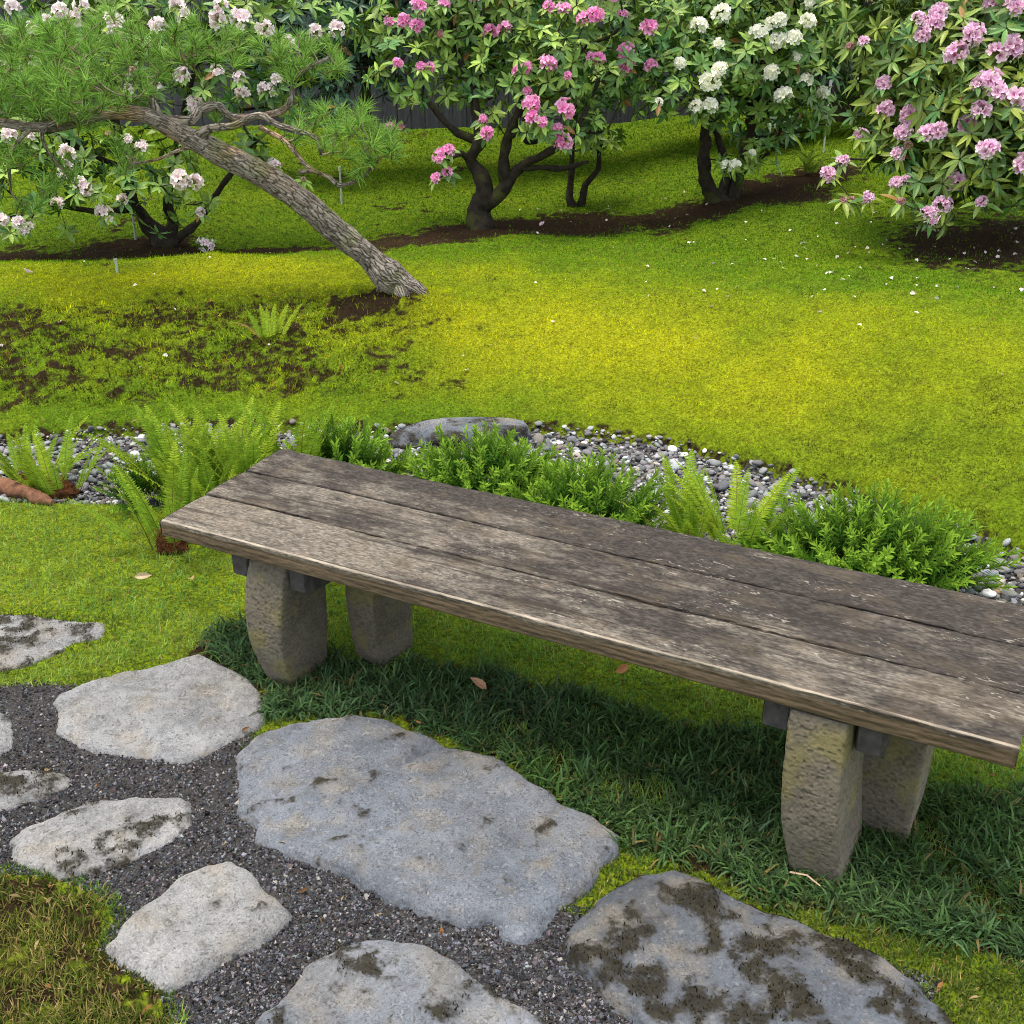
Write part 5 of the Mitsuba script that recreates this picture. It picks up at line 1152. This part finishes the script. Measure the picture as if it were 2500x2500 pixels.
for k in range(9):
    x = -9 + k * 2.3 + rng.uniform(-0.4, 0.4)
    v, f = tube([[x, 12.6, 0.9], [x + 0.1, 12.65, 2.4], [x, 12.6, 8.6]], [0.12, 0.10, 0.03], 8, 0.2, k)
    part(hedge, 'trunk', mikit.ply(trimesh.Trimesh(v, f, process=False), 'dark_bark', smooth=True))

x, y, z = PTS['trunk'][0]
root = thing('conifer', 'thick dark conifer trunk between the white and the lilac rhododendron', 'tree')
v, f = tube([[x, y, z - 0.1], [x, y, z + 0.1], [x + 0.02, y, z + 1.2], [x, y + 0.05, z + 5.5]], [0.19, 0.14, 0.125, 0.07], 16, 0.14, 3)
part(root, 'trunk', mikit.ply(trimesh.Trimesh(v, f, process=False), 'dark_bark', smooth=True))
rng = np.random.default_rng(8)
n = 5000
p = np.array([x, y, z + 4.2]) + unit(rng.normal(0, 1, (n, 3))) * (rng.uniform(0, 1, (n, 1)) ** 0.4) * [1.3, 1.3, 1.5]
part(root, 'crown', painted(bake(lv, lf, mats(frames(unit(rng.normal(0, 1, (n, 3))), rng.uniform(0, 6.28, n)), p, rng.uniform(0.08, 0.16, n)), np.ones((len(lv), 3)), np.array([0.03, 0.07, 0.03]) * rng.uniform(0.6, 1.5, (n, 1))), 'matte'), kind='stuff')

PIPE = [('short pale sprinkler riser on the moss crest at the left', 0.085), ('thin pale riser beside the stems of the pale rhododendron', 0.26), None, ('tall thin grey riser left of the lilac rhododendron', 0.55), ('bluish riser standing under the right pine branch', 0.28), ('pale brown bamboo cane beside the slender shrub', 0.62)]
for pt, say in zip(PTS['stakes'], PIPE):
    if say:
        x, y, z = pt
        v, f = tube([[x, y, z - 0.05], [x, y, z + say[1] * 0.9], [x, y, z + say[1] * 0.9], [x, y, z + say[1]]], [0.0075, 0.0075, 0.011, 0.011], 8)
        put(numbered('riser_pipe'), mikit.ply(trimesh.Trimesh(v, f, process=False), 'grey_pipe', smooth=30), say[0], 'pipe')

# pale green strap leaved plant below the white rhododendron
c = np.array(PTS['pl_right'])
key = thing('strap_leaf_plant', 'small light green plant with strap leaves right of the white rhododendron', 'plant')
rng = np.random.default_rng(9)
for k in range(14):
    col = np.array([[0.16, 0.25, 0.03]]) * rng.uniform(0.8, 1.3)
    part(key, 'leaf', painted(blades(c[None] + rng.normal(0, 0.02, (1, 3)) * [1, 1, 0] + [0, 0, 0.02], rng.uniform(0.22, 0.36), 0.028, rng.uniform(0.5, 1.5), col, 5, 0.8, rng=rng), 'thin_leaf'))

# ---------------------------------------------------------------- what has fallen
lv, lf = leaf_shape(1.0, 0.45, 0.5, 0.35, 4)
SAY = ['curled orange brown leaf in the grass behind the bench, nearer the right leg', 'dry pinkish brown leaf among the dark grass before the slab', 'dry leaf lying left of the near bench leg under the plank end', 'pale dry leaf on the open lawn left of the bench']
for pt, say, c in zip(PTS['leaves'], SAY, ([0.36, 0.17, 0.08], [0.34, 0.20, 0.13], [0.30, 0.22, 0.12], [0.45, 0.36, 0.24])):
    d = unit(RNG.normal(0, 0.5, (1, 3)) + [0, 0, 1.0])
    m = mats(frames(d, RNG.uniform(0, 6.28, 1)), np.array([pt]) + [0, 0, 0.012], 0.05)
    put(numbered('fallen_leaf'), painted(bake(lv, lf, m, np.ones((len(lv), 3)), np.array([c])), 'matte'), say, 'leaf')
a, b = (np.array(p) for p in PTS['twig'])
v, f = tube([a, (a + b) / 2 + [0.004, 0.004, 0.006], b], [0.0022, 0.002, 0.0014], 5)
put(numbered('twig'), painted((v, f, np.tile([[0.42, 0.33, 0.24]], (len(v), 1))), 'matte'), 'straight pale twig lying at the foot of the right bench leg', 'twig')

fv, ff, fc = floret((0.6, 0.3, 0.45), (0.86, 0.72, 0.82), 900, 0.026)
PSAY = ['pinkish fallen blossom on the soil bed right of the twisted pink trunk', 'white fallen blossom on the moss crest at the left border']
for k, (pt, say) in enumerate(zip(PTS['petal'][:2], PSAY)):
    m = mats(frames(unit(RNG.normal(0, 0.3, (1, 3)) + [0, -0.3, 1.0])), np.array([pt]) + [0, 0, 0.03], 1.0 + 0.2 * k)
    put(numbered('fallen_blossom'), painted(bake(fv, ff, m, fc), 'petal_skin'), say, 'blossom')
pts = [PTS['petal'][k] for k in range(2, len(PTS['petal']))]
rng = np.random.default_rng(12)
ex = np.r_[rng.normal(2.2, 0.75, 70), rng.uniform(-3, 3, 40), rng.normal(0.8, 0.7, 25)]
ey = np.r_[rng.normal(6.2, 0.5, 70), rng.uniform(5.0, 7.5, 40), rng.normal(8.0, 0.3, 25)]
P = np.vstack([np.array(pts)[:, :2], np.stack([ex, ey], 1)])
pv, pf = leaf_shape(1.0, 0.8, 0.4, 0.3, 3)
P = np.c_[P, surface(P[:, 0], P[:, 1]) + 0.015]
m = mats(frames(unit(rng.normal(0, 0.45, (len(P), 3)) + [0, 0, 1.0]), rng.uniform(0, 6.28, len(P))), P, rng.uniform(0.014, 0.03, len(P)))
put('fallen_petals', painted(bake(pv, pf, m, np.ones((len(pv), 3)), np.array([0.82, 0.76, 0.78]) * rng.uniform(0.7, 1.1, (len(P), 1))), 'petal_skin'), 'small white petals scattered over the moss bank', 'petals', kind='stuff')

# dry bits lying about on moss, lawn and gravel
rng = np.random.default_rng(14)
x, y = wedge(420, 1.1, 7.5, 1.2, rng)
P = np.c_[x, y, surface(x, y) + 0.012]
m = mats(frames(unit(rng.normal(0, 0.5, (len(P), 3)) + [0, 0, 1.0]), rng.uniform(0, 6.28, len(P))), P, rng.uniform(0.010, 0.024, len(P)))
sl, sf = leaf_shape(1.0, 0.35, 0.4, 0.3, 3)
hue = np.where(rng.uniform(0, 1, (len(P), 1)) < 0.5, [[0.16, 0.085, 0.035]], [[0.22, 0.17, 0.09]]) * rng.uniform(0.6, 1.4, (len(P), 1))
put('leaf_litter', painted(bake(sl, sf, m, np.ones((len(sl), 3)), hue), 'matte'), 'small dry brown leaf scraps scattered over lawn, moss and path', 'litter', kind='stuff')
